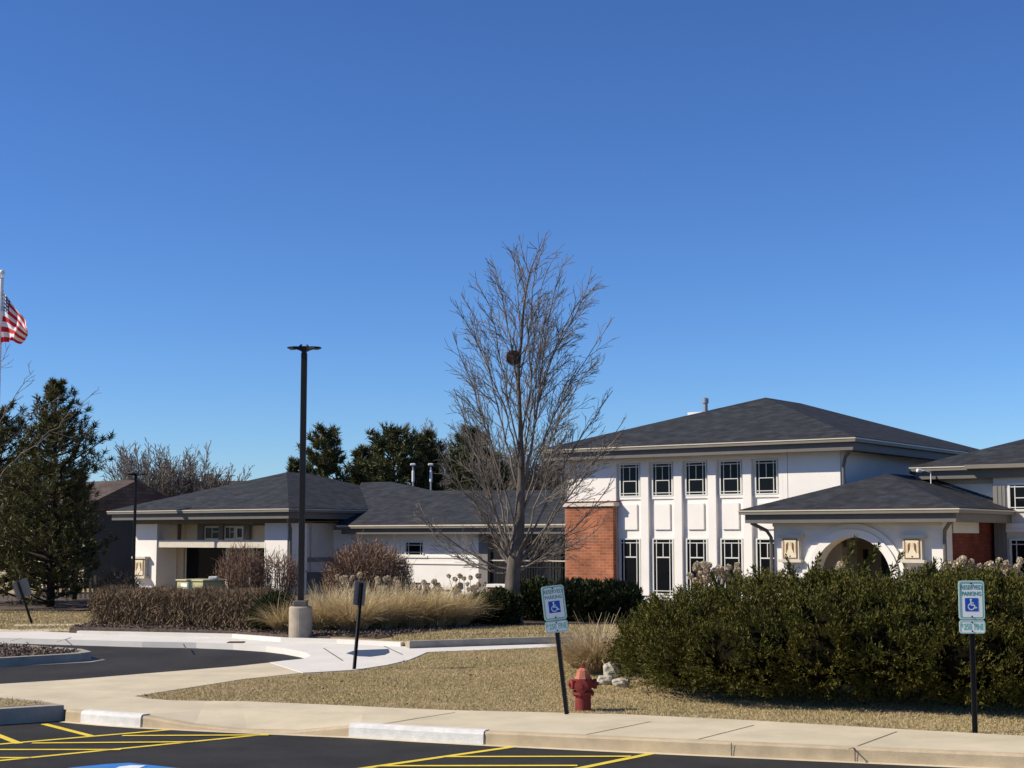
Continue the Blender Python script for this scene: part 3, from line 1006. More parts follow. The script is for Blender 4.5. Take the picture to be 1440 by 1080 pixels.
# --- low link between pavilion and the two-storey block
VL = 45.41
lw = B()
lw.box(-41.54, -34.28, VL, 51.5, -.3, 2.60)
lw.box(-41.54, -34.26, VL - .06, VL + .05, 1.53, 1.60)
lw.box(-41.54, -34.26, VL - .045, VL + .05, 1.30, 1.36)
lw.box(-41.54, -34.25, VL - .03, VL + .05, 1.36, 1.53)
lw.box(-37.86, -36.66, VL - .08, VL + .05, 1.535, 1.615)
lw.build('link_wall', M['stucco'], bld)
window(-37.78, -36.88, 1.61, 2.14, VL, 'small', .04)
lr = B()
zl_ = 2.79
A = [(-40.62, 44.6, zl_), (-29.75, 44.6, zl_), (-29.75, 48.5, zl_ + 1.285), (-39.2, 48.9, zl_ + 1.42), (-42.8, 50.4, zl_ + 1.915), (-44.5, 50.4, zl_ + 1.915)]
lr.add(A, [(0, 1, 2, 3, 4), (0, 4, 5)])
lr.add([(-29.75, 48.5, zl_ + 1.285), (-39.2, 48.9, zl_ + 1.42), (-37, 56.2, zl_), (-29.75, 52.4, zl_), (-42.8, 50.4, zl_ + 1.915), (-44.5, 50.4, zl_ + 1.915), (-44.5, 56.2, zl_)], [(0, 3, 2, 1), (1, 2, 4), (4, 2, 6, 5)])
lr.build('link_roof', M['shingle'], bld)
g = B().box(-40.62, -29.75, 44.58, 44.70, zl_ - .14, zl_ - .02)
g = g.build('gutter', M['gutterface'], bld)
B().box(-40.62, -29.75, 44.56, 44.60, zl_ - .065, zl_ - .015).build('gutter_lip', M['gutter'], g)
B().box(-40.5, -29.76, 44.72, 44.78, zl_ - .36, zl_ - .03).build('fascia', M['fascia'], bld)
B().box(-40.5, -29.76, 44.78, 50.8, zl_ - .20, zl_ - .17).build('soffit', M['soffit'], bld)
B().box(-34.27, -33.85, VL - .02, VL + .35, -.3, 2.58).build('corner_post', M['greywall'], bld)
B().box(-33.8, -29.75, 50.2, 50.4, -.3, 2.58).build('breezeway_back_wall', M['sidingdark'], bld)

# ------------------------------------------------------------------ things round the building
def place(u, v, z=0):
    return Vector((UX * u + UY * v, -UY * u + UX * v, z))


RZ = -math.atan2(UY, UX)
fe = empty('picket_fence', 'black metal picket fence across the shaded passage between white wall and brick pier', 'fence', place(-31.9, 45.55), RZ)
p_ = MB()
for k in range(34):
    x = -1.95 + k * .119
    p_.box(x - .011, x + .011, -.011, .011, .1, 1.52)
p_.build('picket', M['blackmetal'], fe)
for z, y, mm in ((1.46, -.03, 'gutter'), (1.22, -.02, 'darkmetal'), (.25, -.02, 'darkmetal')):
    MB().box(-1.98, 2.1, y - .015, y + .012, z - .02, z + .02).build('rail', M[mm], fe)
for x in (-1.9, .1, 2.05):
    MB().box(x - .035, x + .035, .02, .09, 0, 1.75).build('post', M['blackmetal'], fe)
f2 = empty('picket_fence', 'taller black picket fence deeper in the shaded passage behind the first one', 'fence', place(-31.9, 47.2), RZ)
p_ = MB()
for k in range(30):
    x = -2.0 + k * .14
    p_.box(x - .012, x + .012, -.012, .012, .1, 2.25)
p_.build('picket', M['darkmetal'], f2)
for z in (2.15, .3):
    MB().box(-2.05, 2.15, -.03, -.012, z - .02, z + .02).build('rail', M['darkmetal'], f2)


def low_wall(label, c, L, H, mt='brick'):
    e = empty('low_brick_wall', label, 'low wall', c, RZ)
    MB().box(-L / 2, L / 2, -.2, .2, 0, H - .10).build('brick_base', M[mt], e)
    MB().box(-L / 2 - .05, L / 2 + .05, -.26, .26, H - .098, H).build('cap_stone', M['whiteconc'], e, bevel=.012)
    return e


low_wall('low brick wall with pale stone cap behind the bare tree, before the black fence', at(729, 836, 47.2) * 1 - Vector((0, 0, at(729, 836, 47.2).z)), 2.0, .86)
low_wall('low stone-capped brick wall under the white wall behind the straw grasses', Vector((at(606, 836, 46.5).x, 46.5, 0)), 2.0, .84, 'stone')
low_wall('short pale block wall half hidden by dried hydrangeas beside the reddish bush', Vector((at(488, 830, 46).x, 46, 0)), .9, .95, 'whiteconc')
# handrails by the brick pier
hr = empty('handrail', 'thin dark metal handrail sloping down in front of the brick pier', 'handrail', Vector((0, 0, 0)))
a, b, c = at(827, 834, 47), at(843, 823, 47), at(858, 823, 47)
MB().tube([a, b, c], .022, 6).build('rail', M['darkmetal'], hr)
for q in (b, c, a):
    MB().tube([(q.x, q.y, 0), (q.x, q.y, q.z)], .016, 6).build('post', M['darkmetal'], hr)
hr = empty('handrail', 'thin dark metal handrail sloping down in front of the leftmost tall window', 'handrail', Vector((0, 0, 0)))
a, b, c = at(858, 836, 46), at(875, 823, 46), at(890, 823, 46)
MB().tube([a, b, c], .022, 6).build('rail', M['darkmetal'], hr)
for q in (b, c):
    MB().tube([(q.x, q.y, 0), (q.x, q.y, q.z)], .016, 6).build('post', M['darkmetal'], hr)
# utility cabinet
c = at(282, 830, 43)
cb = empty('utility_cabinet', 'pale green utility cabinet standing behind the brown clipped hedge', 'utility box', (c.x, 43, 0), RZ)
MB().box(-.53, .53, -.4, .4, 0, 1.08).build('body', M['box'], cb, bevel=.02)
MB().box(-.56, .56, -.43, .43, 1.082, 1.13).build('lid', M['box'], cb, bevel=.015)
MB().box(-.36, -.10, -.408, -.4015, .92, 1.02).build('warning_plate', M['signwhite'], cb)
MB().box(-.004, .004, -.4055, -.4015, .1, 1.06).build('door_seam', M['greywall'], cb)
sb = tag(MB().box(.30, .55, -.2, .05, 1.132, 1.22).build('white_box', M['whitemetal'], None, bevel=.03), 'small white box lying on the lid of the pale green utility cabinet', 'box')
sb.location = (c.x - .02, 42.85, 0)
# benches or chairs in dark metal by the white wall
be = empty('garden_bench', 'dark slatted garden bench against the white wall behind the straw grasses', 'bench', Vector((at(574, 850, 45.6).x, 45.6, .1)), RZ)
mb = MB()
for k in range(9):
    mb.box(-.6 + k * .15 - .015, -.6 + k * .15 + .015, .2, .23, .42, .80)
mb.box(-.65, .65, .19, .24, .80, .86)
mb.build('backrest', M['darkmetal'], be)
MB().box(-.65, .65, -.25, .2, .38, .42).build('seat', M['darkmetal'], be)
for x in (-.6, .6):
    MB().box(x - .025, x + .025, -.24, .22, 0, .60).build('leg', M['darkmetal'], be)


# ------------------------------------------------------------------ lamp posts
def street_lamp(label, base, H, half, pole=.065, concrete=.76, cr=.26, mt='darkmetal', rz=0.0, group=None):
    e = empty('street_lamp', label, 'lamp post', base, rz, group)
    z0 = concrete
    if concrete:
        MB()  .lathe([(cr, -.1), (cr, concrete - .03), (cr - .03, concrete)], n=28).build('concrete_base', M['lampbase'], e, smooth=False)
        MB().box(-.15, .15, -.15, .15, concrete, concrete + .13).build('base_cover', M['fascia'], e, bevel=.02)
        z0 += .13
    MB().box(-pole, pole, -pole, pole, z0, H - .14).build('pole', M[mt], e, bevel=.012)
    MB().box(-pole * .8, pole * .8, -pole * .8, pole * .8, H - .16, H + .01).build('pole_top', M[mt], e)
    for s in (-1, 1):
        h = MB()
        x1 = half * s
        prof = [(.06, .07, .02, .09), (.12, .08, -.03, .03), (.20, .11, -.02, .03), (half * .62, .13, -.025, .025), (half * .9, .10, -.01, .02), (half, .04, 0, .012)]
        vs, fs = [], []
        for (x, wd, za, zb) in prof:
            if x < .13:
                za -= .10 * (.13 - x) / .07
            vs += [(s * x, -wd, H - .03 + za), (s * x, wd, H - .03 + za), (s * x, wd, H - .03 + zb), (s * x, -wd, H - .03 + zb)]
        for k in range(len(prof) - 1):
            for i in range(4):
                j = (i + 1) % 4
                fs.append((4 * k + i, 4 * k + j, 4 * k + 4 + j, 4 * k + 4 + i))
        fs += [(0, 1, 2, 3), tuple(4 * (len(prof) - 1) + i for i in range(4))]
        hd = h.add(vs, fs).build('lamp_head', M[mt], e)
        MB().box(min(s * .22, s * half * .85), max(s * .22, s * half * .85), -.08, .08, H - .066, H - .056).build('lens', M['greymetal'], hd)
    return e


p = G(421, 901)
street_lamp('tall black twin-headed lamp post on a round concrete base beside the straw grasses', (p.x + .02, p.y, 0), 6.60, .39, group='lamp posts')
street_lamp('slim black lamp post standing behind the left end of the pavilion roof', at(191, 835, 61) * Vector((1, 1, 0)) if False else (at(187, 835, 61).x, 61, 0), 4.85, .45, .05, 0, group='lamp posts')
for px, py, lb in ((581, 652, 'pale grey lamp pole with white head rising over the low link roof, left of two'), (606, 652, 'pale lamp pole over the low roof, nearer the bare tree of two')):
    q = at(px, py, 70)
    e = empty('parking_lamp', lb, 'lamp post', (q.x, 70, 0), 0, 'pale lamp poles behind the link')
    MB().tube([(0, 0, 0), (0, 0, q.z - .1)], .04, 8).build('pole', M['greymetal'], e)
    MB().lathe([(.04, -.85), (.06, -.82), (.06, -.35), (.04, -.32)], (0, 0, q.z), 12).build('bracket', M['whitemetal'], e)
    h = MB().box(-.13, .11, -.12, .12, q.z - .10, q.z + .01).build('lamp_head', M['whitemetal'], e, bevel=.04)
    MB().box(.08, .45, -.15, .15, q.z - .16, q.z - .10).build('lamp_hood', M['darkmetal'], e)


# ------------------------------------------------------------------ signs
def rrect(wd, h, r, n=6):
    pts = []
    for cx, cz, a0 in ((wd / 2 - r, h / 2 - r, 0), (-wd / 2 + r, h / 2 - r, 90), (-wd / 2 + r, -h / 2 + r, 180), (wd / 2 - r, -h / 2 + r, 270)):
        for k in range(n + 1):
            a = radians(a0 + 90 * k / n)
            pts.append((cx + r * cos(a), cz + r * sin(a)))
    return pts


def ring_prism(o, i, y0, y1):
    m = len(o)
    mb = MB()
    vs = [(a, y, b) for y in (y0, y1) for a, b in o] + [(a, y, b) for y in (y0, y1) for a, b in i]
    fs = []
    for k in range(m):
        j = (k + 1) % m
        fs += [(k, j, m + j, m + k), (2 * m + k, 2 * m + j, 3 * m + j, 3 * m + k), (k, j, 2 * m + j, 2 * m + k)]
    return mb.add(vs, fs)


def text(body, size, x, y, z, m, parent, sx=1.0, bold=.0012):
    c = bpy.data.curves.new('lettering', 'FONT')
    c.body = body
    c.size = size
    c.align_x = 'CENTER'
    c.align_y = 'CENTER'
    c.extrude = .0006
    c.offset = bold
    o = bpy.data.objects.new('lettering', c)
    COL.objects.link(o)
    c.materials.append(m)
    me = bpy.data.meshes.new_from_object(o.evaluated_get(bpy.context.evaluated_depsgraph_get()))
    bpy.data.objects.remove(o)
    bpy.data.curves.remove(c)
    o = bpy.data.objects.new('lettering', me)
    COL.objects.link(o)
    o.rotation_euler = (pi / 2, 0, 0)
    o.location = (x, y, z)
    o.scale = (sx, 1, 1)
    o.parent = parent
    return o


def wheelchair(mb, cx, cz, s, y):
    """white access symbol drawn in strokes on the panel plane"""
    def stroke(pts, wd):
        for a, b in zip(pts, pts[1:]):
            a, b = Vector(a), Vector(b)
            t = (b - a).normalized() * wd * .5
            q = Vector((-t.y, t.x))
            a2, b2 = a - t * .6, b + t * .6
            P_ = [a2 + q, a2 - q, b2 - q, b2 + q]
            mb.add([(cx + p.x * s, y, cz + p.y * s) for p in P_], [(0, 1, 2, 3)])
    mb.add([(cx + (-.06 + .085 * cos(2 * pi * k / 14)) * s, y, cz + (.40 + .085 * sin(2 * pi * k / 14)) * s) for k in range(14)], [tuple(range(14))])
    stroke([(-.07, .30), (-.05, -.03), (.20, -.03), (.30, -.28), (.40, -.24)], .095)
    stroke([(-.06, .15), (.14, .15)], .075)
    stroke([(-.09, .10), (-.24, .0), (-.30, -.16), (-.24, -.32), (-.10, -.41), (.06, -.40), (.18, -.30), (.23, -.17)], .075)


def post_channel(mb, z0, z1, y, teeth=False):
    mb.box(-.022, .022, y, y + .006, z0, z1)
    mb.box(-.030, -.022, y - .022, y + .006, z0, z1)
    if not teeth:
        mb.box(.022, .030, y - .022, y + .006, z0, z1)
    else:
        k = z0
        while k < z1:
            mb.box(.022, .032, y - .022, y + .006, k, min(z1, k + .016))
            k += .026


def parking_sign(label, base, H, teeth, lean=(0, 0), yaw=0.0, sc=1.0, post='darkmetal'):
    e = empty('parking_sign', label, 'sign', base, 0, 'reserved parking signs')
    e.rotation_euler = (lean[0], lean[1], yaw)
    mb = MB()
    post_channel(mb, -.12, H - .02, .02, teeth)
    mb.build('post', M[post], e)
    W_, Hs, Hf = .305 * sc, .457 * sc, .155 * sc
    zc = H - Hs / 2
    P_ = MB().prism(rrect(W_, Hs, .035), 'y', -.010, -.007)
    for v in range(len(P_.v)):
        P_.v[v] = (P_.v[v][0], P_.v[v][1], P_.v[v][2] + zc)
    pn = P_.build('sign_panel', M['signwhite'], e)
    a = ring_prism(rrect(W_ - .006, Hs - .006, .033), rrect(W_ - .044, Hs - .044, .022), -.0125, -.0105)
    a.v = [(x, y, z + zc) for x, y, z in a.v]
    a.build('border', M['signmint'], pn)
    a = ring_prism(rrect(W_ - .040, Hs - .040, .024), rrect(W_ - .052, Hs - .052, .019), -.0135, -.0128)
    a.v = [(x, y, z + zc) for x, y, z in a.v]
    a.build('border', M['signgreen'], pn)
    text("RESERVED", .070 * sc, 0, -.0112, zc + .148 * sc, M['signgreen'], pn, .80)
    text("PARKING", .066 * sc, 0, -.0112, zc + .074 * sc, M['signgreen'], pn, .84)
    bs = .155 * sc
    bz = zc - .053 * sc
    b = MB().prism([(x, z + bz) for x, z in rrect(bs, bs, .006)], 'y', -.0122, -.0104).build('blue_square', M['signblue'], pn)
    mb = MB()
    wheelchair(mb, .0, bz, bs * .92, -.0128)
    mb.build('access_symbol', M['signwhite'], pn)
    zf = H - Hs - .008 - Hf / 2
    f = MB().prism([(x, z + zf) for x, z in rrect(W_, Hf, .03)], 'y', -.010, -.007).build('fine_panel', M['signwhite'], e)
    a = ring_prism([(x, z + zf) for x, z in rrect(W_ - .004, Hf - .004, .028)], [(x, z + zf) for x, z in rrect(W_ - .030, Hf - .030, .02)], -.0125, -.0105)
    a.build('border', M['signmint'], f)
    text("$", .060 * sc, -.122 * sc, -.0112, zf + .016 * sc, M['signteal'], f, .8, .0015)
    text("250", .100 * sc, -.053 * sc, -.0112, zf, M['signteal'], f, .62, .002)
    text("FINE", .100 * sc, .076 * sc, -.0112, zf, M['signteal'], f, .56, .002)
    for z in (zc + Hs / 2 - .035, zc - Hs / 2 + .035, zf + .05, zf - .05):
        MB().lathe([(.010, 0), (.010, .006), (.004, .009)], (0, -.0135, z), 10, axis=Vector((0, -1, 0))).build('bolt', M['darkmetal'], e)
    return e


b = G(1371.5, 1030)
parking_sign('upright reserved parking sign in front of the big green juniper hedge', b, 1.77, False, yaw=radians(-3), sc=1.0)
b = G(797.5, 1004.5)
parking_sign('leaning reserved parking sign beside the red fire hydrant', b, 1.665, True, lean=(radians(-1), radians(-6.6)), yaw=radians(8), sc=.98, post='blackmetal')
# two signs seen from the back
b = G(497, 941)
e = empty('sign_back', 'leaning narrow grey sign seen from behind, on a black post before the straw grasses', 'sign', b, 0)
e.rotation_euler = (0, radians(5.9), radians(46))
mb = MB()
post_channel(mb, -.1, 1.50, -.012, False)
mb.build('post', M['blackmetal'], e)
MB().prism([(x, z + 1.32) for x, z in rrect(.27, .43, .03)], 'y', .012, .016).build('sign_panel', M['signback'], e)
MB().lathe([(.012, 0), (.012, .008)], (0, -.016, 1.48), 10, axis=Vector((0, -1, 0))).build('bolt', M['darkmetal'], e)
b = G(44.5, 877)
e = empty('sign_back', 'grey sign back on a black post leaning hard left, under the big pine', 'sign', b, 0)
e.rotation_euler = (0, radians(-20.5), radians(38))
mb = MB()
post_channel(mb, -.1, 1.20, -.012, False)
mb.build('post', M['blackmetal'], e)
MB().prism([(x + .06, z + .98) for x, z in rrect(.42, .46, .03)], 'y', .012, .016).build('sign_panel', M['signback'], e)
MB().lathe([(.012, 0), (.012, .008)], (0, -.016, .95), 10, axis=Vector((0, -1, 0))).build('bolt', M['darkmetal'], e)

# ------------------------------------------------------------------ hydrant
b = G(820, 998)
hy = empty('fire_hydrant', 'weathered red fire hydrant with a faded cap standing in the dry grass', 'hydrant', b, radians(14))
HS = .90
L_ = lambda pr: [(r * HS, z * HS) for r, z in pr]
MB().lathe(L_([(.118, -.1), (.118, .20), (.122, .215), (.165, .225), (.165, .262), (.128, .27), (.128, .40), (.135, .43), (.135, .455)]), n=28).build('barrel', M['hydrant'], hy)
MB().lathe(L_([(.132, .456), (.120, .475), (.112, .50), (.094, .575), (.055, .605), (.045, .61)]), n=8).build('bonnet', M['hydrantcap'], hy)
MB().lathe(L_([(.035, .61), (.035, .635), (.024, .64), (.022, .675)]), n=5).build('operating_nut', M['hydrant'], hy)
for k, s in enumerate((-1, 1)):
    MB().lathe(L_([(.062, .10), (.062, .155), (.075, .157), (.075, .20), (.03, .208), (.026, .235)]), (0, 0, .375 * HS), 14, axis=Vector((s, -.12, 0))).build('hose_cap', M['hydrant'], hy)
MB().lathe(L_([(.085, .10), (.085, .15), (.102, .152), (.102, .20), (.035, .21), (.03, .24)]), (0, 0, .36 * HS), 18, axis=Vector((-.45, -1, 0))).build('pumper_cap', M['hydrant'], hy)
mb = MB()
for k in range(8):
    a = 2 * pi * k / 8 + .2
    mb.lathe(L_([(.014, .205), (.014, .285)]), (.147 * HS * cos(a), .147 * HS * sin(a), 0), 6)
mb.build('flange_bolt', M['hydrant'], hy)

# ------------------------------------------------------------------ flag on its pole
fx, fY = at(1.5, 420, 42), 42
fp = empty('flagpole', 'tall pale flagpole with a ball finial at the left edge', 'flagpole', (fx.x, fY, 0))
ztop = at(4, 392, 42).z
MB().lathe([(.085, 0), (.08, 2), (.055, ztop)], n=14).build('pole', M['whitemetal'], fp, smooth=False)
MB().lathe([(.02, 0), (.09, .03), (.02, .05), (.015, .09)], (0, 0, ztop), 12).build('truck', M['whitemetal'], fp)
MB().lathe([(.012, .08)] + [(.085 * sin(pi * k / 10) + .001, .17 - .085 * cos(pi * k / 10)) for k in range(11)], (0, 0, ztop), 16).build('finial_ball', M['whitemetal'], fp)


def flag():
    m, t, pr = new_mat('flag_cloth')
    pr.inputs['Roughness'].default_value = .75
    N, Lk = t.nodes.new, t.links.new
    uvn = N('ShaderNodeUVMap')
    uvn.uv_map = 'UVMap'
    sx = N('ShaderNodeSeparateXYZ')
    Lk(uvn.outputs[0], sx.inputs[0])

    def mth(op, a, b=None):
        q = N('ShaderNodeMath')
        q.operation = op
        for i, x in enumerate((a, b)):
            if x is None:
                continue
            if isinstance(x, (int, float)):
                q.inputs[i].default_value = x
            else:
                Lk(x, q.inputs[i])
        return q.outputs[0]

    def mix(f, a, b):
        q = N('ShaderNodeMix')
        q.data_type = 'RGBA'
        Lk(f, q.inputs['Factor'])
        for nm, x in (('A', a), ('B', b)):
            if isinstance(x, tuple):
                q.inputs[nm].default_value = (*x, 1)
            else:
                Lk(x, q.inputs[nm])
        return q.outputs['Result']
    u, v = sx.outputs[0], sx.outputs[1]
    st = mth('MODULO', mth('FLOOR', mth('MULTIPLY', v, 13)), 2)
    stripes = mix(st, (.58, .016, .03), (.82, .81, .79))
    du = mth('SUBTRACT', mth('FRACT', mth('MULTIPLY', u, 15)), .5)
    dv = mth('SUBTRACT', mth('FRACT', mth('MULTIPLY', v, 16.7)), .5)
    star = mth('LESS_THAN', mth('ADD', mth('MULTIPLY', du, du), mth('MULTIPLY', dv, dv)), .075)
    canton = mix(star, (.012, .022, .10), (.75, .75, .75))
    inc = mth('MULTIPLY', mth('LESS_THAN', u, .4), mth('LESS_THAN', v, 7 / 13))
    Lk(mix(inc, stripes, canton), pr.inputs['Base Color'])
    tr = N('ShaderNodeBsdfTranslucent')
    Lk(mix(inc, stripes, canton), tr.inputs[0])
    mx = N('ShaderNodeMixShader')
    mx.inputs[0].default_value = .35
    Lk(pr.outputs[0], mx.inputs[1])
    Lk(tr.outputs[0], mx.inputs[2])
    Lk(mx.outputs[0], t.nodes['Material Output'].inputs[0])
    # cloth surface: hoist at the pole, fly end hanging down and to the right
    sc_ = 42 / F_PX
    bm = bmesh.new()
    uvl = bm.loops.layers.uv.new('UVMap')
    nu, nv = 40, 26
    grid = {}
    zt = at(3, 408, 42).z - .0
    for i in range(nu + 1):
        for j in range(nv + 1):
            s, t_ = i / nu, j / nv
            # top edge slopes down to the fly end; lower edge hangs nearly level
            top = Vector((s * 54, s ** .92 * 62))
            bot = Vector((s * 33 + 3 * sin(5 * s), 76 - 6 * s + 8 * s * s))
            q = top.lerp(bot, t_ ** (1 + .5 * s))
            fold = .16 * sin(8 * s + 3.4 * t_) * (.25 + s) + .07 * sin(15 * s - 5 * t_)
            x = q.x * sc_ + .02 * sin(9 * t_ + 4 * s) * s
            grid[i, j] = bm.verts.new((x, -fold * 1.1 - .72 * x, zt - q.y * sc_ + .02 * sin(12 * s)))
    for i in range(nu):
        for j in range(nv):
            f = bm.faces.new((grid[i, j], grid[i, j + 1], grid[i + 1, j + 1], grid[i + 1, j]))
            f.smooth = True
            for l, (a, b_) in zip(f.loops, ((i, j), (i, j + 1), (i + 1, j + 1), (i + 1, j))):
                l[uvl].uv = (.20 + .80 * a / nu, .25 + .75 * b_ / nv)
    me = bpy.data.meshes.new('flag')
    bm.to_mesh(me)
    bm.free()
    o = link('flag', me, m)
    o.location = (fx.x + .06, fY, 0)
    return tag(o, 'red, white and blue stars and stripes flag drooping from the flagpole', 'flag')


flag()


# ------------------------------------------------------------------ bare trees
def resample(pts, step):
    """Catmull-Rom through pts"""
    P = [pts[0] + (pts[0] - pts[1])] + list(pts) + [pts[-1] + (pts[-1] - pts[-2])]
    out = []
    for i in range(1, len(P) - 2):
        a, b, c, d = P[i - 1], P[i], P[i + 1], P[i + 2]
        k = max(1, int((c - b).length / step))
        for j in range(k):
            t = j / k
            out.append(.5 * ((2 * b) + (c - a) * t + (2 * a - 5 * b + 4 * c - d) * t * t + (3 * b - a - 3 * c + d) * t ** 3))
    out.append(pts[-1].copy())
    return out


def rv(s=1.0):
    return Vector((random.gauss(0, s), random.gauss(0, s), random.gauss(0, s)))


def run(SG, pts, r0, r1, wob=0.0):
    n_ = len(pts)
    for i in range(n_ - 1):
        a, b = i / (n_ - 1), (i + 1) / (n_ - 1)
        SG.append((pts[i], pts[i + 1], r0 + (r1 - r0) * a ** .8, r0 + (r1 - r0) * b ** .8))


def branch(SG, p, d, L, r, depth, up=.25, rmin=.005, dens=1.0, ang=.6):
    """a branch with its side twigs"""
    k = max(2, int(L / .16)) if L < 1.2 else max(4, int(L / .25))
    pts = [p]
    d = d.normalized()
    st = L / k
    for i in range(k):
        d = (d + rv(.07) + Vector((0, 0, up * st * .55))).normalized()
        pts.append(pts[-1] + d * st)
    run(SG, pts, r, max(rmin, r * .30))
    if depth <= 0:
        return
    nb = max(2, int(L * 3.1 * dens)) if depth > 1 else max(2, int(L * 4.2 * dens))
    for j in range(nb):
        t = .18 + .80 * (j + random.random()) / nb
        i = min(k - 1, int(t * k))
        b = pts[i].lerp(pts[i + 1], t * k - i)
        tg_ = (pts[i + 1] - pts[i]).normalized()
        side = (rv().cross(tg_)).normalized()
        dd = (tg_ * cos(ang) + side * sin(ang) * random.uniform(.7, 1.2)).normalized()
        l2 = L * (1.05 - t) * random.uniform(.30, .55) + random.uniform(.08, .22)
        branch(SG, b, dd, l2, max(rmin, r * (1 - .65 * t) * .5), depth - 1, up, rmin, dens, ang)


def big_tree():
    Y = 39.0
    base = at(722, 881, Y)
    base.z = .08
    e = empty('bare_tree', 'tall bare deciduous tree with an upswept crown standing before the straw grasses and hedge', 'tree', base)
    W = lambda x, y, dy=0: at(x, y, Y + dy) - base
    SG = []
    tr = [W(722, 884), W(720, 850), W(721, 815), W(724, 785), W(729, 745), W(732, 700), W(733, 655), W(732, 610), W(730, 560), W(729, 520), W(733, 480), W(737, 430), W(745, 385), W(756, 355), W(763, 335)]
    rad = [.25, .205, .185, .175, .130, .105, .082, .064, .052, .046, .038, .030, .022, .014, .007]
    tp = resample(tr, .25)
    idx = [i * (len(tr) - 1) / (len(tp) - 1) for i in range(len(tp))]
    rr = [rad[int(i)] + (rad[min(len(rad) - 1, int(i) + 1)] - rad[int(i)]) * (i - int(i)) for i in idx]
    rr[0] *= 1.25
    mb = MB()
    mb.tube(tp, rr, 14)
    mb.build('trunk', M['bark'], e, smooth=True)
    limbs = [
        ([(720, 800), (700, 797), (676, 786), (650, 770), (622, 752), (598, 728)], .065, 0),
        ([(721, 793), (704, 772), (688, 740), (664, 705), (636, 665), (612, 622)], .075, -.5),
        ([(722, 785), (706, 752), (694, 715), (674, 660), (655, 600), (640, 545)], .08, .6),
        ([(727, 750), (712, 700), (697, 645), (678, 585), (655, 520), (636, 468)], .07, -.6),
        ([(731, 700), (716, 640), (703, 585), (687, 520), (668, 455), (649, 412)], .07, .4),
        ([(732, 650), (722, 600), (712, 550), (700, 490), (686, 430), (665, 385)], .06, -.4),
        ([(731, 570), (724, 520), (716, 470), (706, 420), (696, 375), (689, 360)], .05, .5),
        ([(733, 480), (729, 430), (724, 385), (718, 355), (715, 348)], .03, -.2),
        ([(721, 805), (698, 806), (664, 795), (634, 772), (606, 742), (588, 705)], .06, 1.0),
        ([(724, 798), (742, 797), (768, 784), (800, 770), (830, 752), (858, 722)], .06, -1.0),
        ([(726, 800), (746, 790), (772, 770), (806, 745), (836, 712), (866, 672)], .065, .4),
        ([(727, 790), (744, 770), (772, 735), (806, 690), (844, 640), (880, 585)], .065, .9),
        ([(727, 793), (750, 775), (768, 738), (790, 700), (828, 655), (872, 610)], .075, -.6),
        ([(728, 780), (748, 752), (770, 705), (796, 650), (828, 600), (862, 548)], .08, .3),
        ([(731, 735), (748, 690), (766, 640), (790, 585), (815, 535), (842, 505)], .07, -.4),
        ([(733, 705), (744, 650), (752, 600), (763, 545), (785, 480), (812, 430), (843, 398)], .095, .2),
        ([(752, 600), (758, 550), (764, 490), (776, 430), (790, 375), (806, 360)], .06, -.3),
        ([(733, 610), (744, 560), (750, 500), (755, 440), (766, 385), (784, 356)], .05, .5),
        ([(731, 530), (742, 480), (747, 430), (752, 385), (755, 350), (742, 348)], .04, -.3),
        ([(776, 505), (794, 470), (812, 440), (828, 400), (833, 374)], .04, .3),
        ([(729, 650), (708, 570), (678, 500), (652, 448), (640, 424)], .05, -.9),
        ([(735, 690), (768, 610), (808, 530), (842, 478), (858, 452)], .055, .8),
        ([(758, 545), (788, 475), (822, 425), (846, 396)], .04, -.5),
        ([(724, 795), (728, 778), (742, 755), (752, 715), (770, 660), (782, 600), (798, 540)], .07, -1.2),
        ([(722, 790), (712, 760), (706, 715), (696, 660), (684, 600), (668, 540), (652, 500)], .07, 1.2),
    ]
    lb = []
    for pts, r, dy in limbs:
        m_ = len(pts)
        P_ = [W(x, y, dy * (i / (m_ - 1)) ** 1.2 * 1.4) for i, (x, y) in enumerate(pts)]
        lb.append((P_, r))
    for k, (P_, r) in enumerate(list(lb)):                    # the same habit towards and away from the camera
        if k in (7, 18, 19, 20) or k % 2:
            continue
        a = random.uniform(50, 130) * (1 if k % 4 else -1)
        Rm = Matrix.Rotation(radians(a), 3, 'Z')
        ax = P_[0].copy()
        s = random.uniform(.75, .95)
        q = [ax + Rm @ ((p - ax) * Vector((s, s, 1)) if False else Vector(((p - ax).x * s, (p - ax).y * s, (p - ax).z * random.uniform(.9, .97)))) for p in P_]
        lb.append((q, r * .85))
    for P_, r in lb:
        pts = resample(P_, .28)
        pts = [p + rv(.018) for p in pts]
        n_ = len(pts)
        L = sum((b - a).length for a, b in zip(pts, pts[1:]))
        run(SG, pts, r * .48, .008)
        nb = int(L * 3.4)
        for j in range(nb):
            t = (.10 if P_[-1].z < 4.6 else .30) + (.89 if P_[-1].z < 4.6 else .69) * (j + random.random()) / nb
            i = min(n_ - 2, int(t * (n_ - 1)))
            tg_ = (pts[i + 1] - pts[i]).normalized()
            side = rv().cross(tg_).normalized()
            out = Vector((pts[i].x, pts[i].y, 0)).normalized()
            dd = tg_ * .86 + side * random.uniform(.35, .6) + out * .28 + Vector((0, 0, .10))
            l2 = (1.02 - t) * L * random.uniform(.22, .40) + random.uniform(.12, .28)
            branch(SG, pts[i], dd, l2, max(.008, r * (1 - .8 * t) * .28), 2 if l2 > .7 else 1, .22, .0050, 1.75, .52)
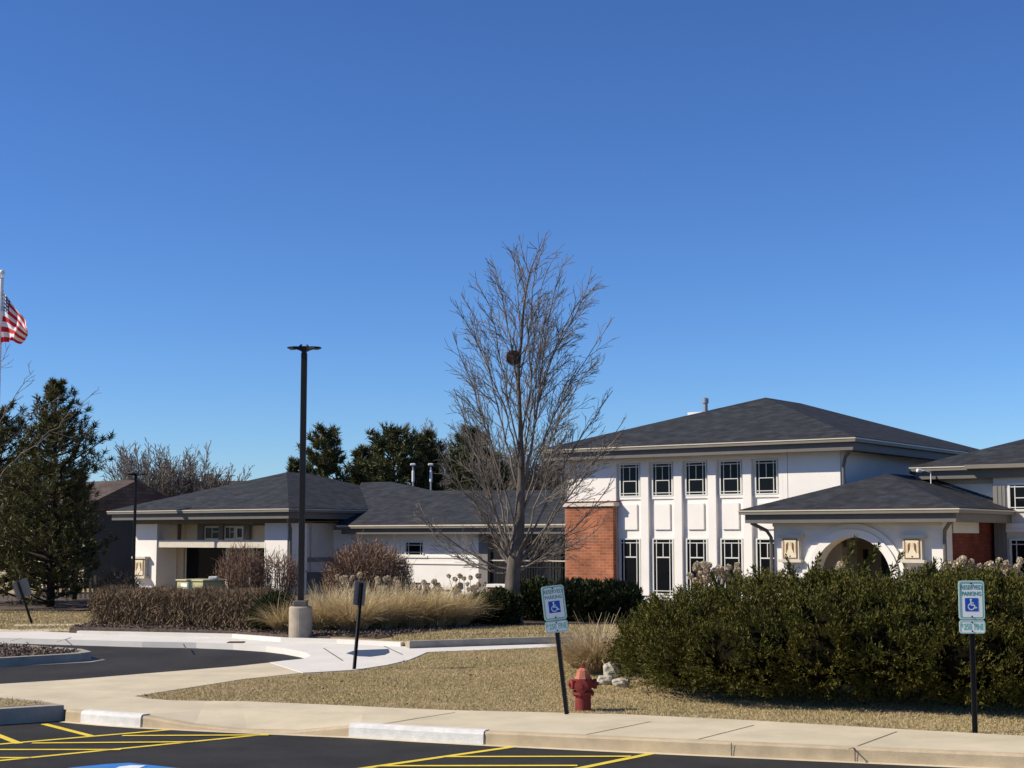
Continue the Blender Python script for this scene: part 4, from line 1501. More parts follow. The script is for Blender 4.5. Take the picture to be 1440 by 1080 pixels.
    for j in range(60):                                          # twigs on the leader
        i = random.randrange(int(len(tp) * .45), len(tp) - 1)
        tg_ = (tp[i + 1] - tp[i]).normalized()
        branch(SG, tp[i], tg_ * .8 + rv().cross(tg_).normalized() * .6, random.uniform(.4, 1.1), .010, 1, .3, .0066, 1.0, .5)
    limb_mesh = segs_mesh('limbs', SG, 5)
    link('limbs', limb_mesh, M['twig'], e)
    # nest
    c = at(722, 503, Y - .45)
    n_ = 900
    P_ = rand_dirs(n_) * (RNG.uniform(.45, 1, (n_, 1)) ** .5) * np.array([.18, .16, .19])
    D_ = unit(np.cross(P_, rand_dirs(n_)))
    V1, F1 = blades(P_, D_, RNG.uniform(.08, .2, n_), .016)
    o = link('bird_nest', mesh_np('bird_nest', V1, F1), M['nest'])
    o.location = c
    tag(o, 'round dark nest of leaves and twigs lodged high in the bare tree', 'nest')


big_tree()


def bare_tree(label, base, H, Wd, seed, group=None, mt='twig', rmin=.012, trunk_r=None, nl=11, depth=2, lowest=.3, dens=.8):
    random.seed(seed)
    e = empty('bare_tree', label, 'tree', base, 0, group)
    SG = []
    r0 = trunk_r or H * .018
    tp = [Vector((0, 0, -.1))]
    k = 10
    for i in range(k):
        tp.append(tp[-1] + (Vector((0, 0, 1)) + rv(.05)) * H * .8 / k)
    mb = MB()
    mb.tube(tp, [r0 * (1 - .85 * i / k) for i in range(k + 1)], 9)
    mb.build('trunk', M['bark'], e, smooth=True)
    for j in range(nl):
        t = lowest + (.92 - lowest) * j / nl
        i = min(k - 1, int(t * k))
        a = j * 2.4 + random.uniform(-.4, .4)
        d = Vector((cos(a), sin(a), random.uniform(.8, 1.4)))
        d.z = random.uniform(1.0, 2.2)
        branch(SG, tp[i], d, (H - tp[i].z) * random.uniform(.85, 1.1), r0 * (1 - .8 * t) * .5, depth, .22, rmin, dens, .5)
    link('limbs', segs_mesh('limbs', SG, 4), M[mt], e)
    return e


# ------------------------------------------------------------------ pines
def pine(label, base, H, prof, seed, name='pine_tree', mt='pine', tuft=.30, group=None, whorls=22, per=7, needle=(.20, .034), nn=26, lowest=.12, dens=1.0, skew=0.0):
    """prof(t): crown radius at relative height t"""
    random.seed(seed)
    rng = np.random.default_rng(seed)
    e = empty(name, label, 'tree', base, 0, group)
    mb = MB()
    mb.tube([(0, 0, -.1), (.05, 0, H * .3), (.02, .03, H * .65), (0, 0, H * .98)], [H * .020, H * .016, H * .009, .012], 9)
    mb.build('trunk', M['pinebark'], e, smooth=True)
    SG, TP, TD, TS = [], [], [], []
    for wv in range(whorls):
        t = lowest + (1 - lowest) * (wv + random.uniform(-.25, .25)) / whorls
        t = min(.985, max(lowest * .8, t))
        R = prof(t)
        m_ = per if t < .85 else max(3, per - 3)
        for j in range(m_):
            a = 2 * pi * (j + random.uniform(-.35, .35)) / m_ + wv * 1.3
            L = R * (1 + (skew(t) if callable(skew) else skew) * cos(a)) * random.choice((random.uniform(.55, 1.0), random.uniform(.8, 1.3)))
            rise = (.18 + .75 * t ** 2) * random.uniform(.6, 1.3)
            p0 = Vector((0, 0, t * H - L * .12))
            d = Vector((cos(a), sin(a), rise * .45)).normalized()
            pts = [p0]
            k = max(3, int(L / .28))
            for i in range(k):
                d = (d + rv(.06) + Vector((0, 0, .05 + .10 * rise))).normalized()
                pts.append(pts[-1] + d * L / k)
            run(SG, pts, .014 + .014 * L, .008)
            for i in range(1, k + 1):
                f = i / k
                if f < .30:
                    continue
                q = max(1, int((.7 + 1.5 * f) * dens + random.random()))
                for _ in range(q):
                    off = rv(1).cross(d).normalized() * random.uniform(.05, .34) * (1.15 - .5 * f) * min(1.2, L)
                    b = pts[i] + off + Vector((0, 0, .06))
                    SG.append((pts[i - 1], b, .008, .005))
                    TP.append(b)
                    TD.append((off * 1.2 + d * .7 + Vector((0, 0, .55))).normalized())
                    TS.append(tuft * random.uniform(.7, 1.2))
    TP.append(Vector((0, 0, H * .97)))
    TD.append(Vector((0, 0, 1)))
    TS.append(tuft)
    link('branches', segs_mesh('branches', SG, 4), M['pinebark'], e)
    A, D, Z = np.array(TP), np.array(TD), np.array(TS)
    A = np.repeat(A, nn, 0)
    D = np.repeat(D, nn, 0)
    Z = np.repeat(Z, nn)
    rd = unit(rng.normal(size=(len(A), 3)))
    dd = unit(D * .85 + rd)
    P_ = A + D * (rng.uniform(-.45, .35, len(A)) * Z)[:, None] + rd * .02
    V1, F1 = blades(P_, dd, needle[0] * rng.uniform(.7, 1.25, len(A)), needle[1])
    link('needles', mesh_np('needles', V1, F1), M[mt], e)
    return e


p = at(70, 850, 50)
hp_ = at(70, 536, 50).z
pine('big dark pine with a ragged crown at the left, in front of the cream house', (p.x, 50, 0), hp_, lambda t: 2.7 * (1 - t) ** .74 * (.50 + .50 * min(1, t / .32)) * (1 + .26 * sin(31 * t)) + .1, 3, skew=lambda t: -.36 if t < .52 else .14, whorls=27, per=8, nn=24, lowest=.07, needle=(.18, .034), tuft=.27, dens=1.05, group='pines at the left edge')
p = at(-12, 850, 53)
pine('dark pine cut by the left edge of the picture, beside the flagpole', (p.x, 53, 0), at(0, 572, 53).z, lambda t: 3.2 * (1 - t) ** .6 * (1 + .2 * sin(27 * t)) + .1, 5, whorls=24, per=7, nn=26, lowest=.1, group='pines at the left edge')
p = at(104, 850, 56)
pine('shorter dark pine in the shade between the big pine and the pavilion', (p.x, 56, 0), at(131, 662, 56).z, lambda t: 1.05 * (1 - t) ** .6 + .1, 6, whorls=17, per=6, nn=24, lowest=.22, dens=.8, group='pines at the left edge')
for i, (px, py, Wd, lb) in enumerate([(417, 650, 1.1, 'low dark pine peeping over the pavilion ridge by the lamp post'), (454, 602, 2.0, 'rounded dark pine behind the pavilion, right of the tall lamp post'), (510, 628, 1.4, 'loose dark pine with gaps between two fuller pines behind the low roof'),
                                      (552, 601, 2.6, 'broadest dark pine rising behind the low link roof'), (597, 610, 1.7, 'dark pine with an open top behind the two white lamp heads'), (662, 602, 2.0, 'dark conical pine seen through the left branches of the bare tree'), (694, 640, 1.1, 'small dark pine close behind the bare tree trunk')]):
    Y = 76 + (i * 37 % 5)
    b = at(px, 800, Y)
    Wm = Wd * 1.15
    pine(lb, (b.x, Y, 0), at(px, py, Y).z, (lambda t, w_=Wm: w_ * (1 - t) ** .5 * (.8 + .2 * sin(9 * t)) + .12), 20 + i, mt='farpine', tuft=.42, whorls=15, per=7, needle=(.34, .07), nn=22, lowest=.25, group='pines behind the low roof')

# bare trees in the distance and at the left edge
for i, (px, py, Wd, lb) in enumerate([(208, 620, 7, 'bare spreading tree behind the dark lamp post and brown roof, leftmost of three'), (248, 632, 6, 'bare tree above the brown roof between two other bare trees'), (290, 655, 4, 'small thin bare tree at the end of the brown roof')]):
    b = at(px, 800, 79)
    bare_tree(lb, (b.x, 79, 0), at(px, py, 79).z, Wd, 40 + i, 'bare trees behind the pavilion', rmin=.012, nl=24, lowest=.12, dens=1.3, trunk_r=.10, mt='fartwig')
for i, (px, py, lb) in enumerate([(712, 610, 'distant bare tree right behind the trunk of the big bare tree'), (752, 622, 'distant bare tree in the gap between the bare tree and the brick pier'), (785, 640, 'distant bare tree beside the corner of the two-storey roof'), (640, 600, 'distant bare tree behind the pines, left of the big bare tree')]):
    b = at(px, 800, 100)
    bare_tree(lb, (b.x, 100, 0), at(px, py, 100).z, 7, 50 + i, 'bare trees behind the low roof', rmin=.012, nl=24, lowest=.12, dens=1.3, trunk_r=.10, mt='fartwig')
# tree outside the left edge whose bare branches reach in
random.seed(9)
Y = 47.0
tb = at(-75, 880, Y)
e = empty('bare_tree', 'bare branches reaching in from the left edge above the big pine', 'tree', (tb.x, Y, 0))
W = lambda x, y, dy=0: at(x, y, Y + dy) - Vector((tb.x, Y, 0))
MB().tube(resample([W(-75, 885), W(-74, 800), W(-70, 700), W(-66, 600), W(-60, 500)], .4), [.16 - .0052 * i for i in range(len(resample([W(-75, 885), W(-74, 800), W(-70, 700), W(-66, 600), W(-60, 500)], .4)))], 10).build('trunk', M['bark'], e, smooth=True)
SG = []
for pts, r in [([(-70, 690), (-30, 640), (0, 592), (22, 555), (46, 520)],.026), ([(-70, 700), (-20, 645), (20, 612), (52, 578), (84, 558)],.026), ([(-72, 740), (-20, 690), (30, 640), (80, 600), (134, 552)],.026), ([(-66, 610), (-40, 560), (-10, 520), (14, 498)],.026),
               ([(-70, 660), (-100, 600), (-130, 540)], .05), ([(-68, 620), (-50, 540), (-40, 480)], .05)]:
    P_ = resample([W(x, y, random.uniform(-.5, .5)) for x, y in pts], .25)
    P_ = [q + rv(.03) for q in P_]
    run(SG, P_, r, .007)
    for j in range(len(P_) // 2, len(P_) - 1, 2):
        tg_ = (P_[j + 1] - P_[j]).normalized()
        branch(SG, P_[j], tg_ * .9 + rv().cross(tg_).normalized() * .6, random.uniform(.4, 1.0), .009, 1, .15, .0055, .8, .6)
tag(link('branches', segs_mesh('branches', SG, 5), M['twig'], e), kind='stuff')


# ------------------------------------------------------------------ shrubs
def blob_points(ell, n):
    """points on the outside of a union of ellipsoids: list of (centre, radii)"""
    C_ = np.array([c for c, r in ell], float)
    R_ = np.array([r for c, r in ell], float)
    area = (R_[:, 0] * R_[:, 1] + R_[:, 0] * R_[:, 2] + R_[:, 1] * R_[:, 2])
    k = RNG.choice(len(ell), n, p=area / area.sum())
    d = rand_dirs(n)
    P_ = C_[k] + d * R_[k]
    N_ = unit(d / R_[k])
    q = ((P_[:, None, :] - C_[None]) / R_[None])
    inside = ((q ** 2).sum(-1) < .86)
    inside[np.arange(n), k] = False
    ok = (~inside.any(1)) & (P_[:, 2] > .03)
    return P_[ok], N_[ok]


def bumpy(P_, f, a):
    return a * (np.sin(P_[:, 0] * f + 1.3 * np.sin(P_[:, 1] * f * 1.1)) + np.sin(P_[:, 1] * f * 1.3 + P_[:, 2] * f * .9) + np.sin(P_[:, 2] * f * 1.7 + P_[:, 0] * f * .6)) / 3


def evergreen(name, label, base, ell, n, L, Wd, mt, per=8, group=None, jit=.16, lump=3.0, core=.80, up=.45, spread=.55, gap=None, plume=None, zmin=0.0):
    e = empty(name, label, 'hedge' if 'hedge' in name else 'shrub', base, 0, group)
    P_, N_ = blob_points(ell, n)
    b = bumpy(P_, lump, jit) + bumpy(P_, lump * 2.7, jit * .5)
    if gap is not None:                                      # dark gaps between the clumps
        g_ = bumpy(P_ + 3.1, 15, 1) + .6 * bumpy(P_ * 1.0 + 7.7, 8.5, 1)
        ok = g_ > -gap - RNG.uniform(0, .35, len(P_))
        P_, N_, b = P_[ok], N_[ok], b[ok] + .05 * np.clip(g_[ok], -1, 1)
    P_ = P_ + N_ * (b + RNG.uniform(-jit, jit * .5, len(P_)))[:, None]
    D0 = unit(N_ * .8 + np.array([0, 0, up]) + .35 * rand_dirs(len(P_)))
    P2 = np.repeat(P_, per, 0)
    D2 = np.repeat(D0, per, 0)
    rd = rand_dirs(len(P2))
    along = RNG.uniform(-.2, 1, len(P2))[:, None]
    P2 = P2 + D2 * along * (plume or L * .9)
    D2 = unit(D2 + rd * spread)
    V1, F1 = blades(P2, D2, L * RNG.uniform(.6, 1.25, len(P2)), Wd, True)
    ok = V1.reshape(-1, 4, 3)[:, :, 2].min(1) > zmin
    V1 = V1.reshape(-1, 4, 3)[ok].reshape(-1, 3)
    F1 = np.arange(len(V1)).reshape(-1, 4)
    link('foliage', mesh_np('foliage', V1, F1), M[mt], e)
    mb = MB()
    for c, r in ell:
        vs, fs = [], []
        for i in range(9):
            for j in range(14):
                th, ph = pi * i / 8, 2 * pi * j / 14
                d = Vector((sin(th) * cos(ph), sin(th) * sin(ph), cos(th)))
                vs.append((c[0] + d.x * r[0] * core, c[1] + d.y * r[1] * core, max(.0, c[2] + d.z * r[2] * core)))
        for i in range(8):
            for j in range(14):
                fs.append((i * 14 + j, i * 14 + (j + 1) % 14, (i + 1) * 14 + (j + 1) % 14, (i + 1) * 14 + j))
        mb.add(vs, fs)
    mb.build('shade_core', M['core'], e, smooth=True)
    return e


# the big juniper hedge in front
hb = G(1150, 1008)
ell = []
random.seed(4)
row = [(2.10, 24.3, .50, .78), (2.42, 23.2, .80, 1.12), (3.05, 22.3, 1.05, 1.36), (3.8, 21.85, 1.1, 1.50), (4.6, 21.5, 1.1, 1.60), (5.45, 21.2, 1.1, 1.60), (6.3, 20.9, 1.1, 1.56), (7.15, 20.6, 1.1, 1.52), (8.0, 20.3, 1.1, 1.5), (8.9, 19.95, 1.1, 1.5)]
for x, y, r, h in row:
    ell.append(((x, y, h * .50), (r, r * 1.08, h * .50)))
    ell.append(((x + random.uniform(-.2, .2), y + .25 + random.uniform(-.2, .2), h * .72), (r * .62, r * .62, h * .31)))
ell += [((2.9, 23.9, .7), (.9, .9, .62)), ((3.8, 23.2, .80), (1.1, 1.0, .70)), ((5.0, 22.8, .9), (1.2, 1.0, .74)), ((6.4, 22.3, .9), (1.2, 1.0, .74)), ((7.8, 21.8, .9), (1.2, 1.0, .72)),
        ((2.62, 22.1, .56), (.72, .7, .46)), ((3.4, 21.35, .66), (.8, .7, .52)), ((4.3, 21.0, .70), (.8, .7, .54)), ((5.2, 20.7, .70), (.8, .7, .54)), ((6.1, 20.35, .70), (.8, .7, .54)), ((7.0, 20.05, .70), (.8, .7, .54))]
ell = [((c[0] - hb.x, c[1] - hb.y, c[2] + .03), r) for c, r in ell]
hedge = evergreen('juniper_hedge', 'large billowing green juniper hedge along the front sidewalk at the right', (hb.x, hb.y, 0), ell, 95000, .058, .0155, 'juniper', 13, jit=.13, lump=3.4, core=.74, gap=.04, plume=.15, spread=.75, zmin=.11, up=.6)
# long shoots standing out of the hedge
mb_p, mb_d, mb_l = [], [], []
for px, py0, py1, dx in [(1180, 800, 752, 26), (1205, 803, 765, 30), (1212, 800, 770, 22), (1243, 806, 778, 26), (1120, 806, 782, -14), (1140, 800, 780, 12), (1010, 822, 806, -8), (1290, 812, 795, 14), (1300, 806, 788, 16), (1386, 810, 792, 20), (1340, 812, 800, 10), (930, 850, 838, -8), (1070, 812, 798, -10)]:
    a, b = at(px, py0 + 14, 21.8) - hb, at(px + dx, py1, 21.7) - hb
    for k in range(80):
        t = random.random()
        q = a.lerp(b, t)
        mb_p.append(q + rv(.022 * (1.3 - t)))
        mb_d.append((b - a).normalized() + rv(.5))
        mb_l.append(random.uniform(.07, .13) * (1.15 - .5 * t))
V1, F1 = blades(np.array(mb_p), np.array(mb_d), np.array(mb_l), .024, True)
link('long_shoots', mesh_np('long_shoots', V1, F1), M['juniper'], hedge)

# low yew hedge before the brick pier and dark shrubs left of the tree
b0 = at(805, 880, 40.5)
el = []
for k in range(9):
    px = 742 + k * 17
    q = at(px, 866, 41 - k * .12)
    el.append(((q.x - b0.x, q.y - b0.y + random.uniform(-.1, .1), .50), (.42, .55, .50 + .05 * sin(k * 2.1))))
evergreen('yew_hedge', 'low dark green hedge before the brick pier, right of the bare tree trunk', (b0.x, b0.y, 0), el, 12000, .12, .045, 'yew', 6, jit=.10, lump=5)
for px, py, r, h, lb in [(662, 866, .42, .62, 'low dark evergreen shrub at the right end of the straw grasses'), (697, 868, .55, .72, 'dark evergreen shrub touching the left side of the bare tree trunk'), (384, 872, .42, .72, 'small dark green shrub between the brown clipped hedge and the lamp base')]:
    Y = 38.6 if px > 500 else 36.3
    q = at(px, 880, Y)
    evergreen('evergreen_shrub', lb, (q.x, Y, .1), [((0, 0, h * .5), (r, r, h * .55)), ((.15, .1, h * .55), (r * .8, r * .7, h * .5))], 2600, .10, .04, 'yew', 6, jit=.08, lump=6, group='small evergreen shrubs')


def twiggy(name, label, base, ell, n, L, Wd, mt, stems=40, cat='shrub', fill=.55, up=.8, group=None, tops=0):
    """leafless shrub: many fine twigs through its volume and dark stems from the base"""
    e = empty(name, label, cat, base, 0, group)
    C_ = np.array([c for c, r in ell], float)
    R_ = np.array([r for c, r in ell], float)
    k = RNG.choice(len(ell), n, p=R_.prod(1) / R_.prod(1).sum())
    d = rand_dirs(n)
    rad = RNG.uniform(fill, 1.0, n) ** .6
    rad = np.where(rad > .97, rad * RNG.uniform(1, 1.07, n), rad)
    P_ = C_[k] + d * R_[k] * rad[:, None]
    D_ = unit(d * .5 + np.array([0, 0, up]) + rand_dirs(n) * .6)
    P_ = P_[P_[:, 2] > .02]
    D_ = D_[:len(P_)]
    LL = L * RNG.uniform(.5, 1.3, len(P_))
    V1, F1 = blades(P_ - D_ * LL[:, None] * .5, D_, LL, Wd)
    link('twigs', mesh_np('twigs', V1, F1), M[mt], e)
    SG = []
    for _ in range(stems):
        c, r = ell[random.randrange(len(ell))]
        a = random.uniform(0, 2 * pi)
        s = random.random() ** .5
        top = Vector((c[0] + r[0] * s * cos(a) * .9, c[1] + r[1] * s * sin(a) * .9, c[2] + r[2] * math.sqrt(max(0.05, 1 - s * s)) * random.uniform(.6, 1.0)))
        p0 = Vector((c[0] + r[0] * .35 * s * cos(a), c[1] + r[1] * .35 * s * sin(a), 0))
        pts = resample([p0, p0.lerp(top, .5) + Vector((cos(a) * .06, sin(a) * .06, 0)) + rv(.03), top], .18)
        run(SG, pts, .014, .005)
        for q in range(3):
            i = random.randrange(len(pts) // 2, len(pts))
            branch(SG, pts[i], Vector((cos(a) * .5, sin(a) * .5, .8)) + rv(.4), random.uniform(.2, .5), .007, 0, .2, .004)
    link('stems', segs_mesh('stems', SG, 4), M['redtwig' if mt == 'redtwig' else 'hedgetwig'], e)
    return e


# clipped brown hedge (left), a box of twigs
b0 = G(262, 887)
hedge_l = empty('clipped_hedge', 'long brown leafless clipped hedge in front of the pavilion', 'hedge', (b0.x, b0.y, .1))
A_, Bq = at(146, 880, 39.3), at(384, 888, 36.9)
n_ = 56000
t = RNG.uniform(0, 1, n_)
dv = np.array([Bq.x - A_.x, Bq.y - A_.y])
Lh = np.hypot(*dv)
dv /= Lh
nv = np.array([-dv[1], dv[0]])
s = RNG.uniform(-.62, .62, n_)
h = RNG.uniform(0, 1, n_) ** .7
H_ = .90 + .05 * np.sin(t * 23) + .03 * np.sin(t * 61 + 2)
edge = (np.abs(s) > .36) | (h > .78) | (t < .04) | (t > .96) | (RNG.uniform(0, 1, n_) < .25)
rnd = np.maximum(0, h - .78) / .22
s = s * (1 - .28 * rnd ** 2)
endr = 1 - .10 * np.maximum(0, np.abs(t - .5) * 2 - .93) / .07
P_ = np.stack([A_.x + dv[0] * t * Lh + nv[0] * s, A_.y + dv[1] * t * Lh + nv[1] * s, h * H_ * endr], 1)[edge] - np.array([b0.x, b0.y, 0])
D_ = unit(np.array([0, 0, .8]) + rand_dirs(len(P_)) * .7)
LL = RNG.uniform(.08, .26, len(P_))
V1, F1 = blades(P_ - D_ * LL[:, None] * .45, D_, LL, .016)
link('twigs', mesh_np('twigs', V1, F1), M['hedgetwig'], hedge_l)
SG = []
for k in range(150):
    tt, ss = random.random(), random.uniform(-.5, .5)
    q = Vector((A_.x + dv[0] * tt * Lh + nv[0] * ss - b0.x, A_.y + dv[1] * tt * Lh + nv[1] * ss - b0.y, 0))
    run(SG, [q, q + Vector((random.gauss(0, .05), random.gauss(0, .05), .45)), q + Vector((random.gauss(0, .12), random.gauss(0, .12), .9))], .014, .006)
link('stems', segs_mesh('stems', SG, 4), M['hedgetwig'], hedge_l)

q = at(516, 850, 42.5)
twiggy('leafless_shrub', 'big rounded reddish-brown leafless shrub against the white wall', (q.x, 42.5, .1), [((0, 0, 1.15), (1.22, 1.1, .98)), ((-.35, 0, .95), (.95, .9, .8)), ((.4, .1, 1.0), (.9, .9, .85))], 21000, .12, .020, 'redtwig', 170, fill=.50, up=.42)
q = at(352, 850, 43.5)
twiggy('leafless_shrub', 'open leafless shrub in front of the pavilion beam and its right column', (q.x, 43.5, .1), [((-.25, 0, 1.05), (.85, .7, .95)), ((.75, .1, .95), (.75, .7, .85))], 5200, .15, .018, 'redtwig', 150, fill=.35, up=.5)
q = at(164, 850, 50)
twiggy('leafless_shrub', 'low brown leafless shrub in the shade left of the pavilion', (q.x, 50, 0), [((0, 0, .5), (.8, .8, .75))], 5000, .2, .02, 'hedgetwig', 40)


# ornamental grasses
def grass_clump(label, base, H, R, n, mt='straw', group=None, lean=.9):
    a = RNG.uniform(0, 2 * pi, n)
    r = np.sqrt(RNG.uniform(0, 1, n)) * R * .42
    P_ = np.stack([r * np.cos(a), r * np.sin(a), np.zeros(n)], 1)
    sp = RNG.uniform(.05, 1, n) * lean
    a2 = a + RNG.normal(0, .6, n)
    D_ = np.stack([np.cos(a2) * sp, np.sin(a2) * sp, np.ones(n)], 1)
    k_ = RNG.integers(0, 16, n)                                   # blades hang together in wisps
    D_ += .28 * rand_dirs(16)[k_] * np.array([1, 1, .2])
    V1, F1 = arcs(P_, D_, H * RNG.uniform(.6, 1.35, n) * (.85 + .3 * RNG.uniform(0, 1, 16)[k_]), .016 * RNG.uniform(.6, 1.5, n), RNG.uniform(.15, .85, n))
    V1[:, 2] = np.maximum(V1[:, 2], .0)
    o = link('ornamental_grass', mesh_np('ornamental_grass', V1, F1), M[mt])
    o.location = base
    return tag(o, label, 'grass clump', group)


GL = [(398, 878, 36.0, .75, .5, 'small straw-coloured grass clump just left of the concrete lamp base'), (452, 886, 36.2, .95, .8, 'straw-coloured grass clump right beside the concrete lamp base'), (495, 890, 36.0, 1.0, .8, 'straw-coloured grass clump behind the narrow grey sign back'),
      (537, 886, 36.8, 1.05, .85, 'straw-coloured grass clump just right of the narrow grey sign back'), (575, 884, 37.2, 1.1, .9, 'straw-coloured grass clump in the middle of the row under the low stone wall'), (612, 882, 37.6, 1.05, .9, 'straw-coloured grass clump second from the right end of the row'), (640, 880, 38.0, .95, .75, 'straw-coloured grass clump at the right end of the row, touching a dark shrub'),
      (470, 868, 38.5, .95, .8, 'straw-coloured grass clump at the back of the row below the reddish shrub'), (520, 866, 39.0, .95, .8, 'straw-coloured grass clump at the back of the row below the dried hydrangeas')]
for px, py, Y, H_, R_, lb in GL:
    q = at(px, py, Y)
    grass_clump(lb, (q.x, Y, .1), H_ * 1.0, R_ * .92, 2100, group='straw grasses in the bed')
q = at(838, 945, 26.2)
grass_clump('pale tousled grass clump between the red hydrant and the juniper hedge', (q.x, 26.2, .0), .84, .58, 2600, 'palestraw', lean=1.0)
q = at(822, 935, 27.3)
grass_clump('smaller pale grass clump behind the leaning reserved parking sign', (q.x, 27.3, .0), .62, .5, 1200, 'palestraw', lean=.9)


# dried hydrangeas
def flower_mesh():
    n_ = 150
    d = rand_dirs(n_)
    V1, F1 = blades(d * .055, unit(d + .9 * rand_dirs(n_)), RNG.uniform(.035, .06, n_), .05, True)
    return mesh_np('flower_head', V1, F1)


FM = flower_mesh()
FM.materials.append(M['dryflower'])


def hydrangea(label, base, heads, Y):
    e = empty('dried_hydrangea', label, 'shrub', base, 0, 'dried hydrangeas')
    SG = []
    for px, py, s in heads:
        c = at(px, py, Y + random.uniform(-.4, .4)) - Vector(base)
        o = bpy.data.objects.new('flower_head', FM)
        COL.objects.link(o)
        o.parent = e
        o.location = c
        o.scale = (s, s, s * .85)
        o.rotation_euler = (random.random() * 6, random.random() * 6, random.random() * 6)
        p0 = Vector((c.x * .35, c.y * .35, 0))
        run(SG, resample([p0, p0.lerp(c, .55) + rv(.04), c], .2), .009, .006)
    for _ in range(26):
        a = random.uniform(0, 6.28)
        branch(SG, Vector((random.gauss(0, .12), random.gauss(0, .12), 0)), Vector((cos(a) * .6, sin(a) * .6, 1)), random.uniform(.4, .8), .009, 1, .2, .005, .6)
    link('stems', segs_mesh('stems', SG, 4), M['hedgetwig'], e)


random.seed(31)


def hs_(x0, x1, y0, y1, n, s0, s1):
    return [(random.uniform(x0, x1), random.uniform(y0, y1), random.uniform(s0, s1)) for _ in range(n)]


for x0, x1, y0, y1, n_, Y, lb in [(474, 506, 808, 836, 19, 39.6, 'dried hydrangea with tan flower heads at the left, under the reddish shrub'), (524, 562, 812, 838, 17, 39.6, 'dried hydrangea with tan flower heads right of the narrow grey sign back'),
                                  (572, 628, 818, 842, 30, 39.8, 'dried hydrangea with tan flower heads in front of the low stone-capped wall'), (628, 682, 806, 850, 30, 39.8, 'tallest dried hydrangea, spread before the white wall corner'), (660, 722, 838, 866, 12, 39.6, 'sparse dried hydrangea over the dark shrub left of the tree trunk')]:
    b = at((x0 + x1) / 2, 870, Y)
    hydrangea(lb, (b.x, Y, .1), hs_(x0, x1, y0, y1, n_, .65, 1.0), Y)
for x0, x1, y0, y1, n_, Y, lb in [(966, 1040, 794, 818, 30, 30, 'dried hydrangea rising behind the juniper hedge below the tall windows'), (1176, 1190, 792, 806, 4, 30, 'dried hydrangea behind the hedge inside the arch opening'), (1326, 1372, 786, 814, 28, 30, 'dried hydrangea behind the upright reserved parking sign, by the dark brick wall'),
                                  (1376, 1438, 788, 816, 24, 30, 'dried hydrangea at the right edge behind the hedge'), (1278, 1316, 800, 816, 8, 30, 'dried hydrangea behind the hedge below the right wall lantern')]:
    b = at((x0 + x1) / 2, 870, Y)
    hydrangea(lb, (b.x, Y, 0), hs_(x0, x1, y0, y1, n_, .6, 1.0), Y)

# white landscape stones by the hedge
for px, py, Y, dims, lb in [(860, 952, 25.0, (.20, .17, .22), 'white landscape block standing at the left foot of the juniper hedge'), (852, 962, 24.2, (.20, .16, .11), 'low white stone lying in front of the standing white block'), (873, 964, 23.8, (.20, .15, .10), 'wide white stone lying against the foot of the juniper hedge')]:
    q = at(px, py, Y)
    bm = bmesh.new()
    bmesh.ops.create_icosphere(bm, subdivisions=3, radius=1)
    for v in bm.verts:
        c = v.co
        m_ = max(abs(c.x), abs(c.y), abs(c.z))
        c *= (.62 + .38 / m_ * .7) * (1 + .07 * sin(7 * c.x + 3 * c.z + px) + .05 * sin(11 * c.y + 5 * c.z))
        v.co = Vector((c.x * dims[0] * .8, c.y * dims[1] * .8, c.z * dims[2] * .8))
    me = bpy.data.meshes.new('landscape_stone')
    bm.to_mesh(me)
    bm.free()
    o = link('landscape_stone', me, M['whitestone'])
    o.location = (q.x, Y, dims[2] * .55)
    tag(o, lb, 'stone', 'white stones by the hedge')

# ------------------------------------------------------------------ houses far behind on the left
c = at(118, 800, 70)
h1 = empty('house', 'cream sided house glimpsed behind the big pine', 'house', (c.x, 70, 0), RZ)
wl = MB()
for k in range(20):
    wl.box(-9, 0, -.02, 5, -.3 + k * .2, -.3 + k * .2 + .185)
    wl.box(-9.02, .02, -.05, 5.02, -.3 + k * .2, -.3 + k * .2 + .03)
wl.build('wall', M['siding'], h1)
MB().box(.005, .03, .02, 4.98, -.3, 3.7).build('side_wall', M['sidingdark'], h1)  # unlit side of the cream house, its shade put into a dark siding
MB().add([(-9.6, -.6, 3.7), (.6, -.6, 3.7), (.6, 2.5, 5.0), (-9.6, 2.5, 5.0), (.6, 5.6, 3.7), (-9.6, 5.6, 3.7), (-9.6, -.6, 3.55), (.6, -.6, 3.55), (.6, 5.6, 3.55), (-9.6, 5.6, 3.55)],
         [(0, 1, 2, 3), (2, 4, 5, 3), (6, 9, 8, 7), (0, 6, 7, 1), (1, 7, 8, 4, 2), (0, 3, 5, 9, 6), (4, 8, 9, 5)]).build('roof', M['brownroof'], h1)
for x in (-6.5, -3.2):
    f = MB().box(x, x + 1.1, -.12, .05, 1.2, 2.7).build('window', M['whitemetal'], h1)
    MB().box(x + .08, x + 1.02, -.135, -.121, 1.28, 2.62).build('pane', M['glass'], f)
c = at(205, 800, 84)
h2 = empty('house', 'long house with a brown roof and white chimney behind the pavilion', 'house', (c.x, 84, 0), radians(-8))
MB().box(-7, 8, 0, 8, -.3, 3.4).build('wall', M['sidingdark'], h2)
MB().add([(-7.6, -.6, 3.3), (8.6, -.6, 3.3), (5.0, 4, 5.55), (-3.6, 4, 5.55), (8.6, 8.6, 3.3), (-7.6, 8.6, 3.3)], [(0, 1, 2, 3), (1, 4, 2), (4, 5, 3, 2), (5, 0, 3), (0, 5, 4, 1)]).build('roof', M['brownroof'], h2)
MB().box(.62, 1.04, 1.0, 1.4, 3.6, 5.36).build('chimney', M['whitemetal'], h2)
MB().box(1.75, 2.15, 4.2, 4.6, 5.2, 5.98).build('chimney', M['brownroof'], h2)
